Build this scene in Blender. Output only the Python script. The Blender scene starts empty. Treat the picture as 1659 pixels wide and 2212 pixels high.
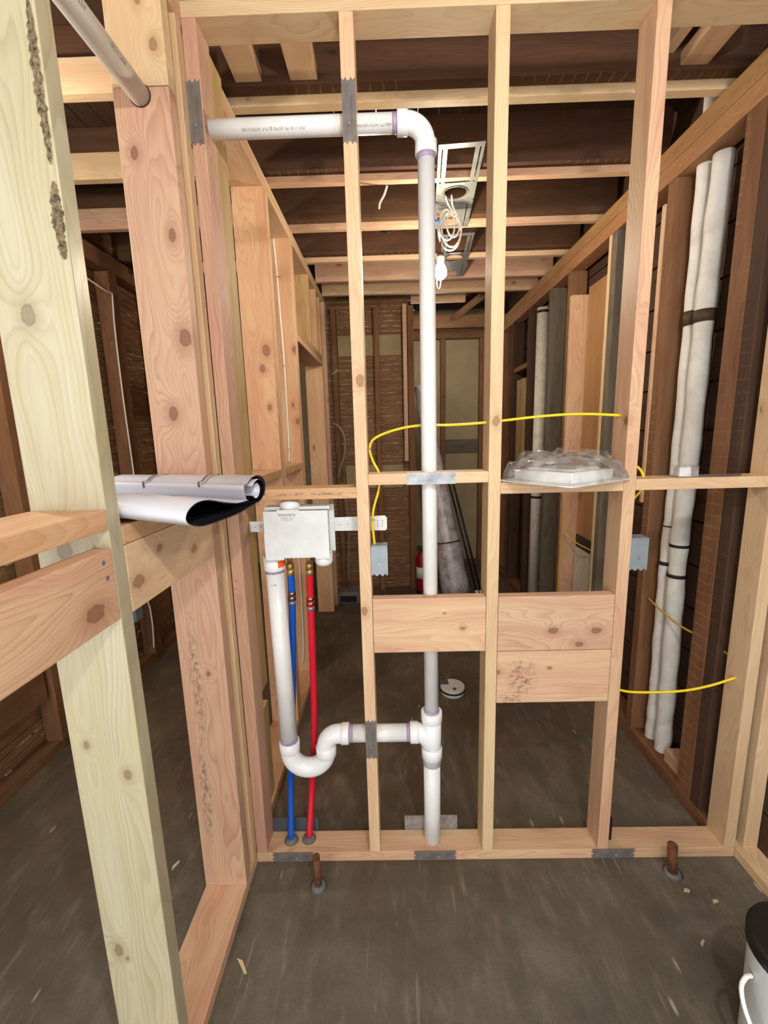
import bpy, bmesh, math, random
from mathutils import Vector, Matrix, noise as mnoise
random.seed(7)
PI = math.pi
sc = bpy.context.scene
C = sc.collection

# ---------------------------------------------------------------- camera
cam_d = bpy.data.cameras.new('camera'); cam = bpy.data.objects.new('camera', cam_d); C.objects.link(cam)
sc.camera = cam
F_PX = 937.72
cam_d.sensor_fit = 'VERTICAL'; cam_d.sensor_height = 24.0; cam_d.lens = 24.0 * F_PX / 2212.0
cam_d.clip_start = 0.02; cam_d.clip_end = 50
_r = Vector((0.99960467, 0.01076894, -0.02597173)); _u = Vector((0.02366407, 0.17657617, 0.98400247)); _f = Vector((-0.01518266, 0.98422807, -0.17625153))
cam.matrix_world = Matrix(((_r.x, _u.x, -_f.x, 0.0), (_r.y, _u.y, -_f.y, -1.33615), (_r.z, _u.z, -_f.z, 1.53253), (0, 0, 0, 1)))

# ---------------------------------------------------------------- world, lamps, exposure
sc.view_settings.view_transform = 'Standard'; sc.view_settings.look = 'None'
sc.view_settings.exposure = 0.18; sc.view_settings.gamma = 1.0; sc.view_settings.use_curve_mapping = False
w = bpy.data.worlds.new('world'); sc.world = w; w.use_nodes = True
w.node_tree.nodes['Background'].inputs[0].default_value = (1.0, 0.98, 0.95, 1)
w.node_tree.nodes['Background'].inputs[1].default_value = 2.4
def lamp(name, loc, power, col, rad):
    l = bpy.data.lights.new(name, 'POINT'); l.energy = power; l.color = col; l.shadow_soft_size = rad
    o = bpy.data.objects.new(name, l); C.objects.link(o); o.location = loc; return o
WARM = (1.0, 0.95, 0.88)
lamp('work_or_fill_light', (0.36, -1.55, 2.34), 44, WARM, 0.035)
lamp('work_or_fill_light', (1.10, -1.38, 2.30), 22, WARM, 0.05)
lamp('work_or_fill_light', (-1.35, -0.15, 2.28), 24, (1.0, 0.90, 0.76), 0.04)
lamp('work_or_fill_light', (0.45, 3.05, 2.35), 6, WARM, 0.04)  # added fill lamp that brightens the far room, no real fixture there

# ---------------------------------------------------------------- materials
def s2l(c):
    return tuple(((x / 255.0) / 12.92 if x / 255.0 <= 0.04045 else ((x / 255.0 + 0.055) / 1.055) ** 2.4) for x in c) + (1.0,)
class NT:
    def __init__(s, name):
        s.m = bpy.data.materials.new(name); s.m.use_nodes = True; s.t = s.m.node_tree; s.t.nodes.clear()
        s.out = s.n('ShaderNodeOutputMaterial')
    def n(s, typ, **kw):
        o = s.t.nodes.new(typ)
        for k, v in kw.items(): setattr(o, k, v)
        return o
    def l(s, a, b): s.t.links.new(a, b)
    def put(s, sock, v):
        if hasattr(v, 'links') or isinstance(v, bpy.types.NodeSocket): s.l(v, sock)
        else: sock.default_value = v
    def math(s, op, a, b=0.0, c=0.0, clamp=False):
        o = s.n('ShaderNodeMath', operation=op); o.use_clamp = clamp
        s.put(o.inputs[0], a); s.put(o.inputs[1], b); s.put(o.inputs[2], c); return o.outputs[0]
    def mix(s, f, a, b, mode='MIX'):
        o = s.n('ShaderNodeMix', data_type='RGBA', blend_type=mode)
        s.put(o.inputs[0], f); s.put(o.inputs[6], a); s.put(o.inputs[7], b); return o.outputs[2]
    def noise(s, vec, scale, detail=3.0, rough=0.5):
        o = s.n('ShaderNodeTexNoise'); s.l(vec, o.inputs['Vector']); o.inputs['Scale'].default_value = scale
        o.inputs['Detail'].default_value = detail; o.inputs['Roughness'].default_value = rough; return o.outputs['Fac']
    def ramp(s, f, stops):
        o = s.n('ShaderNodeValToRGB'); e = o.color_ramp.elements
        while len(e) < len(stops): e.new(0.5)
        for i, (p, c) in enumerate(stops): e[i].position = p; e[i].color = c if len(c) == 4 else tuple(c) + (1,)
        s.put(o.inputs[0], f); return o.outputs[0]
    def mapr(s, v, a, b, c=0.0, d=1.0):
        o = s.n('ShaderNodeMapRange'); s.put(o.inputs[0], v); o.inputs[1].default_value = a; o.inputs[2].default_value = b
        o.inputs[3].default_value = c; o.inputs[4].default_value = d; return o.outputs[0]
    def comb(s, x, y, z):
        o = s.n('ShaderNodeCombineXYZ'); s.put(o.inputs[0], x); s.put(o.inputs[1], y); s.put(o.inputs[2], z); return o.outputs[0]
    def bsdf(s, col, rough=0.6, metal=0.0, bump=None, bstr=0.3, bdist=0.002, spec=0.4, **kw):
        b = s.n('ShaderNodeBsdfPrincipled'); s.put(b.inputs['Base Color'], col); s.put(b.inputs['Roughness'], rough)
        b.inputs['Metallic'].default_value = metal; b.inputs['Specular IOR Level'].default_value = spec
        for k, v in kw.items(): s.put(b.inputs[k], v)
        if bump is not None:
            q = s.n('ShaderNodeBump'); q.inputs['Strength'].default_value = bstr; q.inputs['Distance'].default_value = bdist
            s.l(bump, q.inputs['Height']); s.l(q.outputs[0], b.inputs['Normal'])
        s.l(b.outputs[0], s.out.inputs[0]); return b

_wc = {}
# sapwood, ring wood, knot colour, heartwood, grime, ring contrast, roughness, lath marks
WOOD = {
 'fir':   ((226, 192, 146), (178, 126, 84), (98, 56, 32), (214, 166, 128), 0.06, 0.75, 0.55, 0),
 'pink':  ((222, 184, 144), (172, 118, 86), (92, 50, 32), (212, 162, 132), 0.10, 0.75, 0.55, 0),
 'pale':  ((230, 202, 156), (192, 148, 98), (112, 70, 40), (222, 184, 138), 0.06, 0.7, 0.55, 0),
 'green': ((196, 190, 160), (158, 142, 104), (112, 86, 58), (190, 180, 142), 0.08, 0.75, 0.30, 0),
 'yellow':((206, 180, 124), (152, 116, 66), (88, 56, 30), (196, 160, 108), 0.30, 0.7, 0.6, 0),
 'orange':((224, 180, 128), (178, 118, 72), (94, 50, 28), (214, 158, 108), 0.05, 0.75, 0.55, 0),
 'aged':  ((186, 142, 98), (142, 98, 60), (80, 48, 28), (172, 124, 82), 0.25, 0.6, 0.65, 0),
 'lath':  ((158, 118, 80), (112, 78, 50), (44, 28, 20), (138, 98, 66), 0.45, 0.5, 0.75, 0),
 'joist': ((104, 72, 50), (70, 47, 32), (30, 20, 14), (88, 60, 42), 0.4, 0.5, 0.8, 1),
 'old':   ((146, 106, 72), (98, 66, 42), (44, 28, 20), (128, 88, 58), 0.4, 0.6, 0.75, 1),
 'dark':  ((88, 62, 46), (58, 40, 30), (30, 20, 14), (74, 52, 37), 0.4, 0.5, 0.8, 1),
 'grey':  ((124, 112, 96), (86, 76, 64), (48, 40, 34), (108, 96, 80), 0.5, 0.6, 0.8, 0),
 'ply':   ((190, 144, 100), (160, 114, 74), (98, 62, 38), (180, 132, 90), 0.2, 0.4, 0.65, 0),
}
def wood(kind, axis, knots=(), stains=()):
    key = (kind, axis)
    if key in _wc and not knots and not stains: return _wc[key]
    lt, rg, kn, heart, grime, con, rough, marks = WOOD[kind]
    t = NT('wood_%s_%s' % (kind, 'xyz'[axis]))
    tc = t.n('ShaderNodeTexCoord'); sp = t.n('ShaderNodeSeparateXYZ'); t.l(tc.outputs['Object'], sp.inputs[0])
    ax = [sp.outputs[0], sp.outputs[1], sp.outputs[2]]
    g = ax[axis]; u, v = [ax[i] for i in range(3) if i != axis]
    rnd = t.n('ShaderNodeObjectInfo').outputs['Random']
    def rr(k): return t.math('FRACT', t.math('MULTIPLY', rnd, k))
    seed = t.math('MULTIPLY', rnd, 91.7)
    gs = t.math('ADD', g, seed)
    vor = t.n('ShaderNodeTexVoronoi'); vor.feature = 'F1'
    t.l(t.comb(t.math('MULTIPLY', u, 3.0), t.math('MULTIPLY', v, 3.0), t.math('MULTIPLY', gs, 1.6)), vor.inputs['Vector']); vor.inputs['Scale'].default_value = 2.0
    kd = t.math('MULTIPLY', vor.outputs['Distance'], 0.23)      # roughly metres
    for kp, kr in knots:
        sc_ = [1.0, 1.0, 1.0]; sc_[axis] = 0.66
        d = t.n('ShaderNodeVectorMath', operation='SUBTRACT'); t.l(tc.outputs['Object'], d.inputs[0]); d.inputs[1].default_value = kp
        d2 = t.n('ShaderNodeVectorMath', operation='MULTIPLY'); t.l(d.outputs[0], d2.inputs[0]); d2.inputs[1].default_value = sc_
        ln = t.n('ShaderNodeVectorMath', operation='LENGTH'); t.l(d2.outputs[0], ln.inputs[0])
        kd = t.math('MINIMUM', kd, t.math('MULTIPLY', ln.outputs['Value'], 0.0125 / kr))
    wob = t.noise(tc.outputs['Object'], 55, 3, 0.6)
    kdw = t.math('ADD', kd, t.math('MULTIPLY', t.math('SUBTRACT', wob, 0.5), 0.011))
    kinf = t.math('POWER', 2.718, t.math('MULTIPLY', t.math('MULTIPLY', kd, kd), -900.0))
    kcol = t.mapr(kdw, 0.0132, 0.0098); kedge = t.math('MULTIPLY', kcol, t.mapr(kdw, 0.0085, 0.0118)); kring = t.mapr(kdw, 0.034, 0.011)
    low = t.noise(t.comb(t.math('MULTIPLY', u, 6.0), t.math('MULTIPLY', v, 6.0), t.math('MULTIPLY', gs, 1.3)), 1.3, 2.0, 0.5)
    uo = t.math('ADD', u, t.math('MULTIPLY', t.math('SUBTRACT', rr(7.31), 0.65), 0.16))
    vo = t.math('ADD', v, t.math('MULTIPLY', t.math('SUBTRACT', rr(13.7), 0.65), 0.16))
    r = t.math('SQRT', t.math('ADD', t.math('MULTIPLY', uo, uo), t.math('MULTIPLY', vo, vo)))
    r = t.math('ADD', r, t.math('MULTIPLY', t.math('SUBTRACT', low, 0.5), 0.14))
    r = t.math('ADD', r, t.math('MULTIPLY', kinf, 0.040))
    ph = t.math('FRACT', t.math('MULTIPLY', r, 120.0 if kind != 'green' else 90.0))
    ring = t.math('POWER', ph, 2.6)
    ring = t.math('MULTIPLY', ring, t.mapr(ph, 1.0, 0.88))
    vary = t.noise(t.comb(t.math('MULTIPLY', r, 30.0), 0.0, t.math('MULTIPLY', gs, 0.8)), 1.0, 2.0, 0.6)
    ring = t.math('MULTIPLY', ring, t.mapr(vary, 0.3, 0.65, 0.25, 1.0))
    fib = t.noise(t.comb(t.math('MULTIPLY', u, 300.0), t.math('MULTIPLY', v, 300.0), t.math('MULTIPLY', gs, 8.0)), 1.0, 2.0, 0.6)
    blot = t.noise(t.comb(t.math('MULTIPLY', r, 22.0), t.math('MULTIPLY', v, 5.0), t.math('MULTIPLY', gs, 1.6)), 1.0, 3.0, 0.6)
    col = t.mix(t.mapr(blot, 0.38, 0.62), s2l(lt), s2l(heart))
    col = t.mix(t.math('MULTIPLY', ring, con), col, s2l(rg))
    col = t.mix(t.mapr(fib, 0.25, 0.75, 0.0, 0.26), col, s2l(rg))
    col = t.mix(t.math('MULTIPLY', kring, 0.6), col, s2l(rg))
    kc = t.mix(t.math('MULTIPLY', t.math('FRACT', t.math('MULTIPLY', kdw, 420.0)), 0.6), s2l(tuple(x * .8 + y * .2 for x, y in zip(kn, rg))), s2l(rg))
    col = t.mix(t.math('MULTIPLY', kcol, 0.72), col, kc)
    col = t.mix(t.math('MULTIPLY', kedge, 0.45), col, s2l(tuple(x * 0.6 for x in kn)))
    dn = t.noise(t.comb(t.math('MULTIPLY', u, 22.0), t.math('MULTIPLY', v, 22.0), t.math('MULTIPLY', gs, 5.0)), 1.0, 4.0, 0.65)
    col = t.mix(t.math('MULTIPLY', t.mapr(dn, 0.5, 0.75), grime), col, s2l((58, 44, 32)))
    if marks:
        fm = t.math('FRACT', t.math('ADD', t.math('MULTIPLY', g, 23.5), t.math('MULTIPLY', t.math('SUBTRACT', dn, 0.5), 0.7)))
        mk = t.math('MULTIPLY', t.mapr(fm, 0.16, 0.10), t.mapr(low, 0.46, 0.60))
        nsep = t.n('ShaderNodeSeparateXYZ'); t.l(t.n('ShaderNodeNewGeometry').outputs['Normal'], nsep.inputs[0])
        mk = t.math('MULTIPLY', mk, t.mapr(nsep.outputs[2], -0.4, -0.6) if axis == 0 else t.mapr(nsep.outputs[0], -0.4, -0.6))
        col = t.mix(t.math('MULTIPLY', mk, 0.42 if kind != 'dark' else 0.12), col, s2l((164, 138, 106)))
    for sp_, sr in stains:
        d = t.n('ShaderNodeVectorMath', operation='SUBTRACT'); t.l(tc.outputs['Object'], d.inputs[0]); d.inputs[1].default_value = sp_
        d2 = t.n('ShaderNodeVectorMath', operation='DIVIDE'); t.l(d.outputs[0], d2.inputs[0]); d2.inputs[1].default_value = sr
        ln = t.n('ShaderNodeVectorMath', operation='LENGTH'); t.l(d2.outputs[0], ln.inputs[0])
        nz = t.noise(t.comb(t.math('MULTIPLY', u, 90.0), t.math('MULTIPLY', v, 90.0), t.math('MULTIPLY', gs, 45.0)), 1.0, 4.0, 0.7)
        col = t.mix(t.math('MULTIPLY', t.math('MULTIPLY', t.mapr(ln.outputs['Value'], 1.0, 0.3), t.mapr(nz, 0.45, 0.62)), 0.75), col, s2l((66, 58, 50)))
    hue = t.n('ShaderNodeHueSaturation'); t.put(hue.inputs['Hue'], t.math('ADD', 0.494, t.math('MULTIPLY', rr(3.3), 0.012)))
    t.put(hue.inputs['Value'], t.math('ADD', 0.88, t.math('MULTIPLY', rr(5.9), 0.12))); hue.inputs['Saturation'].default_value = 0.90 if kind in ('fir', 'pink', 'pale', 'orange', 'green') else 1.0
    t.l(col, hue.inputs['Color']); col = hue.outputs[0]
    bh = t.math('ADD', t.math('MULTIPLY', fib, 0.5), t.math('MULTIPLY', ring, 0.3))
    t.bsdf(col, rough, 0, bh, 0.25, 0.0012, 0.35 if kind != 'green' else 0.5)
    if not knots and not stains: _wc[key] = t.m
    return t.m

def plain(name, rgb, rough=0.5, metal=0.0, var=0.0, scale=20.0, bump=0.0, spec=0.4, rgb2=None, **kw):
    t = NT(name)
    if var or bump:
        tc = t.n('ShaderNodeTexCoord'); nz = t.noise(tc.outputs['Object'], scale, 4.0, 0.6)
        c2 = s2l(rgb2) if rgb2 else tuple(x * (1 - var) for x in s2l(rgb)[:3]) + (1,)
        col = t.mix(t.mapr(nz, 0.35, 0.7), s2l(rgb), c2)
        t.bsdf(col, rough, metal, nz if bump else None, bump, 0.002, spec, **kw)
    else:
        t.bsdf(s2l(rgb), rough, metal, None, 0, 0, spec, **kw)
    return t.m
M = {}
M['pvc'] = plain('white_pvc', (234, 236, 236), 0.28, var=0.10, scale=9.0, rgb2=(224, 226, 224), spec=0.5)
M['fitting'] = plain('pvc_fitting', (236, 239, 242), 0.16, spec=0.55)
M['primer'] = plain('purple_primer', (176, 158, 186), 0.4, var=0.2, scale=60, rgb2=(150, 132, 160))
M['ink'] = plain('black_ink', (70, 66, 66), 0.6)
M['ink_soft'] = plain('grey_ink', (136, 132, 128), 0.6)
M['boxwhite'] = plain('white_abs', (228, 232, 233), 0.42, var=0.1, scale=14, rgb2=(212, 217, 218))
M['sticker'] = plain('sticker_paper', (222, 224, 222), 0.5)
M['orange_st'] = plain('orange_sticker', (255, 104, 34), 0.5)
M['blue'] = plain('blue_pex', (16, 84, 186), 0.3, spec=0.5)
M['red'] = plain('red_pex', (206, 24, 46), 0.3, spec=0.5)
M['brass'] = plain('brass', (196, 164, 104), 0.35, 0.7, var=0.3, scale=40)
M['copper'] = plain('copper_ring', (196, 132, 96), 0.28, 1.0)
M['rust'] = plain('rusty_pipe', (130, 84, 56), 0.75, 0.25, var=0.5, scale=60, bump=0.4, rgb2=(78, 50, 38))
M['galv'] = plain('galvanized_steel', (176, 178, 182), 0.34, 0.6, var=0.25, scale=22, rgb2=(132, 134, 140))
M['galvdark'] = plain('dull_steel', (140, 134, 130), 0.42, 0.35, var=0.3, scale=26, rgb2=(112, 106, 104))
M['bracket'] = plain('bracket_steel', (150, 154, 148), 0.42, 0.45, var=0.25, scale=12, rgb2=(122, 126, 122))
M['slate'] = plain('bluish_steel', (96, 104, 112), 0.5, 0.5, var=0.2, scale=18)
M['yellow'] = plain('yellow_cable', (238, 208, 36), 0.35, spec=0.5)
M['yellow_dim'] = plain('dusty_yellow_cable', (206, 172, 60), 0.5)
M['white_cable'] = plain('white_cable', (232, 224, 212), 0.4)
M['black'] = plain('black_plastic', (28, 27, 27), 0.45, var=0.3, scale=30)
M['blacktape'] = plain('black_tape', (40, 34, 30), 0.6)
M['browntape'] = plain('brown_tape', (84, 66, 46), 0.65, var=0.3, scale=50, bump=0.4)
M['bucket'] = plain('white_bucket', (236, 244, 244), 0.4)
M['rollwhite'] = plain('white_vinyl', (205, 208, 220), 0.27, spec=0.55)
M['rolldark'] = plain('black_vinyl', (34, 36, 44), 0.45)
M['band'] = plain('rubber_band', (92, 86, 66), 0.6)
M['extred'] = plain('extinguisher_red', (150, 22, 24), 0.35)
M['cream'] = plain('cream_board', (172, 152, 116), 0.7, var=0.1, scale=3, rgb2=(152, 132, 98))
M['bluetarp'] = plain('blue_tarp', (52, 62, 120), 0.5)
M['leaf'] = plain('green_film', (120, 156, 92), 0.5)
M['greycable'] = plain('grey_cable', (132, 126, 118), 0.45, 0.3)
M['duct'] = plain('duct_metal', (150, 146, 138), 0.45, 0.6)
M['plasterwhite'] = plain('plaster_white', (214, 206, 192), 0.8, var=0.2, scale=40)
M['foam'] = plain('foam_blob', (222, 208, 172), 0.8, var=0.2, scale=60, bump=0.6)
M['socket'] = plain('lamp_socket', (84, 62, 50), 0.6)
M['bark'] = plain('torn_bark', (186, 164, 130), 0.85, var=0.5, scale=160, bump=0.9, rgb2=(64, 54, 44))
M['debris'] = plain('wood_chip', (206, 184, 150), 0.8)
M['gasket'] = plain('grey_sealant', (112, 112, 110), 0.75, var=0.25, scale=60, bump=0.5)
M['oldpipe'] = plain('dusty_pvc', (232, 226, 212), 0.45, var=0.25, scale=22, rgb2=(206, 196, 178))

def emis(name, rgb, st):
    t = NT(name); e = t.n('ShaderNodeEmission'); e.inputs[0].default_value = s2l(rgb); e.inputs[1].default_value = st
    t.l(e.outputs[0], t.out.inputs[0]); return t.m
M['bulb'] = emis('bulb_glow', (255, 238, 212), 420.0)

def insul():
    t = NT('painted_insulation'); tc = t.n('ShaderNodeTexCoord')
    a = t.noise(tc.outputs['Object'], 14, 4, 0.6); b = t.noise(tc.outputs['Object'], 60, 3, 0.6)
    col = t.mix(t.mapr(a, 0.4, 0.75), s2l((236, 235, 230)), s2l((212, 208, 196)))
    col = t.mix(t.mapr(b, 0.72, 0.78), col, s2l((70, 58, 44)))
    t.bsdf(col, 0.55, 0, a, 0.4, 0.006, 0.35); return t.m
M['insul'] = insul()

def concrete():
    t = NT('stained_concrete'); tc = t.n('ShaderNodeTexCoord'); g = tc.outputs['Object']
    mp = t.n('ShaderNodeMapping'); t.l(g, mp.inputs[0]); mp.inputs['Rotation'].default_value = (0, 0, 0.35); mp.inputs['Scale'].default_value = (1, 0.28, 1)
    big = t.noise(g, 1.6, 5, 0.6); med = t.noise(g, 7.0, 5, 0.65); fine = t.noise(g, 110, 3, 0.7); st = t.noise(mp.outputs[0], 26, 4, 0.6)
    gs_ = t.n('ShaderNodeSeparateXYZ'); t.l(g, gs_.inputs[0]); back = t.mapr(t.math('ADD', gs_.outputs[1], t.math('MULTIPLY', t.math('SUBTRACT', big, 0.5), 1.2)), 2.3, 3.1)
    front = t.mix(t.mapr(big, 0.35, 0.65), s2l((116, 111, 99)), s2l((90, 83, 70)))
    rear = t.mix(t.mapr(big, 0.35, 0.65), s2l((120, 100, 78)), s2l((98, 76, 56)))
    col = t.mix(back, front, rear)
    col = t.mix(t.mapr(med, 0.38, 0.66, 0, 0.85), col, s2l((86, 80, 68)))
    col = t.mix(t.mapr(st, 0.52, 0.75, 0, 0.5), col, s2l((136, 126, 108)))
    col = t.mix(t.mapr(fine, 0.3, 0.8, 0.0, 0.4), col, s2l((70, 64, 54)))
    vo = t.n('ShaderNodeTexVoronoi'); t.l(mp.outputs[0], vo.inputs['Vector']); vo.inputs['Scale'].default_value = 16; vo.inputs['Randomness'].default_value = 1.0
    spk = t.math('MULTIPLY', t.mapr(vo.outputs['Distance'], 0.11, 0.05), t.mapr(t.noise(g, 5, 2, 0.5), 0.52, 0.62))
    col = t.mix(t.math('MULTIPLY', spk, 0.8), col, s2l((176, 164, 142)))
    # scattered scratches
    mp2 = t.n('ShaderNodeMapping'); t.l(g, mp2.inputs[0]); mp2.inputs['Rotation'].default_value = (0, 0, -0.5); mp2.inputs['Scale'].default_value = (14, 0.9, 1)
    sn = t.noise(mp2.outputs[0], 5, 2, 0.5)
    col = t.mix(t.math('MULTIPLY', t.mapr(sn, 0.70, 0.78), 0.55), col, s2l((150, 138, 118)))
    t.bsdf(col, 0.75, 0, med, 0.25, 0.01, 0.3); return t.m
M['concrete'] = concrete()

def clearbag():
    t = NT('clear_plastic_film'); tc = t.n('ShaderNodeTexCoord')
    nz = t.noise(tc.outputs['Object'], 22, 4, 0.6)
    q = t.n('ShaderNodeBump'); q.inputs['Strength'].default_value = 0.9; q.inputs['Distance'].default_value = 0.01; t.l(nz, q.inputs['Height'])
    tr = t.n('ShaderNodeBsdfTransparent'); tr.inputs[0].default_value = (0.96, 0.95, 0.94, 1)
    gl = t.n('ShaderNodeBsdfGlossy'); gl.inputs['Roughness'].default_value = 0.09; t.l(q.outputs[0], gl.inputs['Normal'])
    df = t.n('ShaderNodeBsdfDiffuse'); df.inputs[0].default_value = (0.95, 0.93, 0.92, 1)
    fr = t.n('ShaderNodeFresnel'); fr.inputs[0].default_value = 1.45; t.l(q.outputs[0], fr.inputs['Normal'])
    m1 = t.n('ShaderNodeMixShader'); t.l(t.math('MULTIPLY', fr.outputs[0], 0.75), m1.inputs[0]); t.l(tr.outputs[0], m1.inputs[1]); t.l(gl.outputs[0], m1.inputs[2])
    m2 = t.n('ShaderNodeMixShader'); t.l(t.mapr(nz, 0.4, 0.75, 0.04, 0.30), m2.inputs[0]); t.l(m1.outputs[0], m2.inputs[1]); t.l(df.outputs[0], m2.inputs[2])
    t.l(m2.outputs[0], t.out.inputs[0]); return t.m
M['bag'] = clearbag()
def wrap():
    t = NT('milky_plastic_wrap'); tc = t.n('ShaderNodeTexCoord'); nz = t.noise(tc.outputs['Object'], 9, 4, 0.6)
    t.bsdf(t.mix(t.mapr(nz, 0.4, 0.65), s2l((200, 194, 198)), s2l((150, 142, 142))), 0.25, 0, nz, 0.8, 0.02, 0.6); return t.m
M['wrap'] = wrap()
def plaster_back():
    t = NT('rough_plaster'); tc = t.n('ShaderNodeTexCoord'); a = t.noise(tc.outputs['Object'], 16, 5, 0.7)
    t.bsdf(t.mix(t.mapr(a, 0.4, 0.65), s2l((128, 106, 80)), s2l((196, 180, 152))), 0.9, 0, a, 0.8, 0.02, 0.2); return t.m
M['plaster'] = plaster_back()

# ---------------------------------------------------------------- mesh helpers
def tag(o, label=None, cat=None, group=None, kind=None):
    if label: o['label'] = label
    if cat: o['category'] = cat
    if group: o['group'] = group
    if kind: o['kind'] = kind
    return o
def link(name, bm, mat, parent=None, loc=(0, 0, 0), smooth=False):
    me = bpy.data.meshes.new(name); bm.normal_update(); bm.to_mesh(me); bm.free()
    for m in (mat if isinstance(mat, (list, tuple)) else [mat]): me.materials.append(m)
    if smooth:
        for p in me.polygons: p.use_smooth = True
    o = bpy.data.objects.new(name, me); C.objects.link(o); o.location = loc
    if parent:
        o.parent = parent; o.location = Vector(loc) - parent_world(parent)
    return o
def parent_world(p):
    v = Vector(p.location)
    while p.parent: p = p.parent; v += Vector(p.location)
    return v
def empty(name, loc, label, cat, group=None):
    o = bpy.data.objects.new(name, None); C.objects.link(o); o.location = loc; o.empty_display_size = 0.05
    return tag(o, label, cat, group)
def add_box(bm, a, b, bev=0.0, mi=0):
    vs = [bm.verts.new((x, y, z)) for x in (a[0], b[0]) for y in (a[1], b[1]) for z in (a[2], b[2])]
    idx = [(0, 1, 3, 2), (4, 6, 7, 5), (0, 4, 5, 1), (2, 3, 7, 6), (0, 2, 6, 4), (1, 5, 7, 3)]
    fs = [bm.faces.new([vs[i] for i in f]) for f in idx]
    for f in fs: f.material_index = mi
    if bev:
        es = list({e for f in fs for e in f.edges})
        bmesh.ops.bevel(bm, geom=es, offset=bev, segments=2, profile=0.6, affect='EDGES')
    return vs
def box(name, a, b, mat, parent=None, bev=0.0):
    a = Vector(a); b = Vector(b); bm = bmesh.new(); add_box(bm, (0, 0, 0), b - a, bev)
    return link(name, bm, mat, parent, a)
def frames(pts):
    pts = [Vector(p) for p in pts]; n = len(pts); T = []
    for i in range(n):
        T.append((pts[min(i + 1, n - 1)] - pts[max(i - 1, 0)]).normalized())
    up = Vector((0, 0, 1)) if abs(T[0].z) < 0.9 else Vector((0, 1, 0))
    N = [(up - T[0] * up.dot(T[0])).normalized()]
    for i in range(1, n):
        v = N[-1] - T[i] * N[-1].dot(T[i]); N.append(v.normalized())
    return pts, T, N
def add_tube(bm, pts, r, seg=16, caps=True, mi=0, closed_smooth=True):
    pts, T, N = frames(pts); rings = []
    for i, p in enumerate(pts):
        rr = r[i] if isinstance(r, (list, tuple)) else r
        B = T[i].cross(N[i])
        rings.append([bm.verts.new(p + N[i] * rr * math.cos(2 * PI * k / seg) + B * rr * math.sin(2 * PI * k / seg)) for k in range(seg)])
    for i in range(len(rings) - 1):
        for k in range(seg):
            f = bm.faces.new((rings[i][k], rings[i][(k + 1) % seg], rings[i + 1][(k + 1) % seg], rings[i + 1][k])); f.smooth = True; f.material_index = mi
    if caps:
        for rg in (rings[0][::-1], rings[-1]):
            f = bm.faces.new(rg); f.material_index = mi
def tube(name, pts, r, mat, parent=None, seg=16, caps=True):
    o = Vector(pts[0]); bm = bmesh.new(); add_tube(bm, [Vector(p) - o for p in pts], r, seg, caps)
    bmesh.ops.recalc_face_normals(bm, faces=bm.faces[:])
    return link(name, bm, mat, parent, o)
def spline(ctrl, n=8):
    P = [Vector(p) for p in ctrl]; P = [P[0] * 2 - P[1]] + P + [P[-1] * 2 - P[-2]]; out = []
    for i in range(1, len(P) - 2):
        for k in range(n):
            t = k / n; a, b, c, d = P[i - 1], P[i], P[i + 1], P[i + 2]
            out.append(0.5 * ((2 * b) + (c - a) * t + (2 * a - 5 * b + 4 * c - d) * t * t + (3 * b - a - 3 * c + d) * t ** 3))
    out.append(P[-2]); return out
def add_prism(bm, poly, axis, a, b, mi=0):
    # poly: list of 2D points in the two other axes (ordered x,y,z without axis)
    def mk(p, w):
        q = list(p); q.insert(axis, w); return bm.verts.new(q)
    A = [mk(p, a) for p in poly]; B = [mk(p, b) for p in poly]; n = len(poly)
    fs = [bm.faces.new(A[::-1]), bm.faces.new(B)] + [bm.faces.new((A[i], A[(i + 1) % n], B[(i + 1) % n], B[i])) for i in range(n)]
    for f in fs: f.material_index = mi
    bmesh.ops.recalc_face_normals(bm, faces=fs)
def text_bm(s, size):
    cu = bpy.data.curves.new('lettering', 'FONT'); cu.body = s; cu.size = size; cu.align_x = 'CENTER'; cu.align_y = 'CENTER'; cu.resolution_u = 2
    o = bpy.data.objects.new('lettering', cu); me = bpy.data.meshes.new_from_object(o)
    bm = bmesh.new(); bm.from_mesh(me); bpy.data.objects.remove(o); bpy.data.curves.remove(cu); bpy.data.meshes.remove(me)
    bmesh.ops.triangulate(bm, faces=bm.faces[:]); return bm

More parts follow.
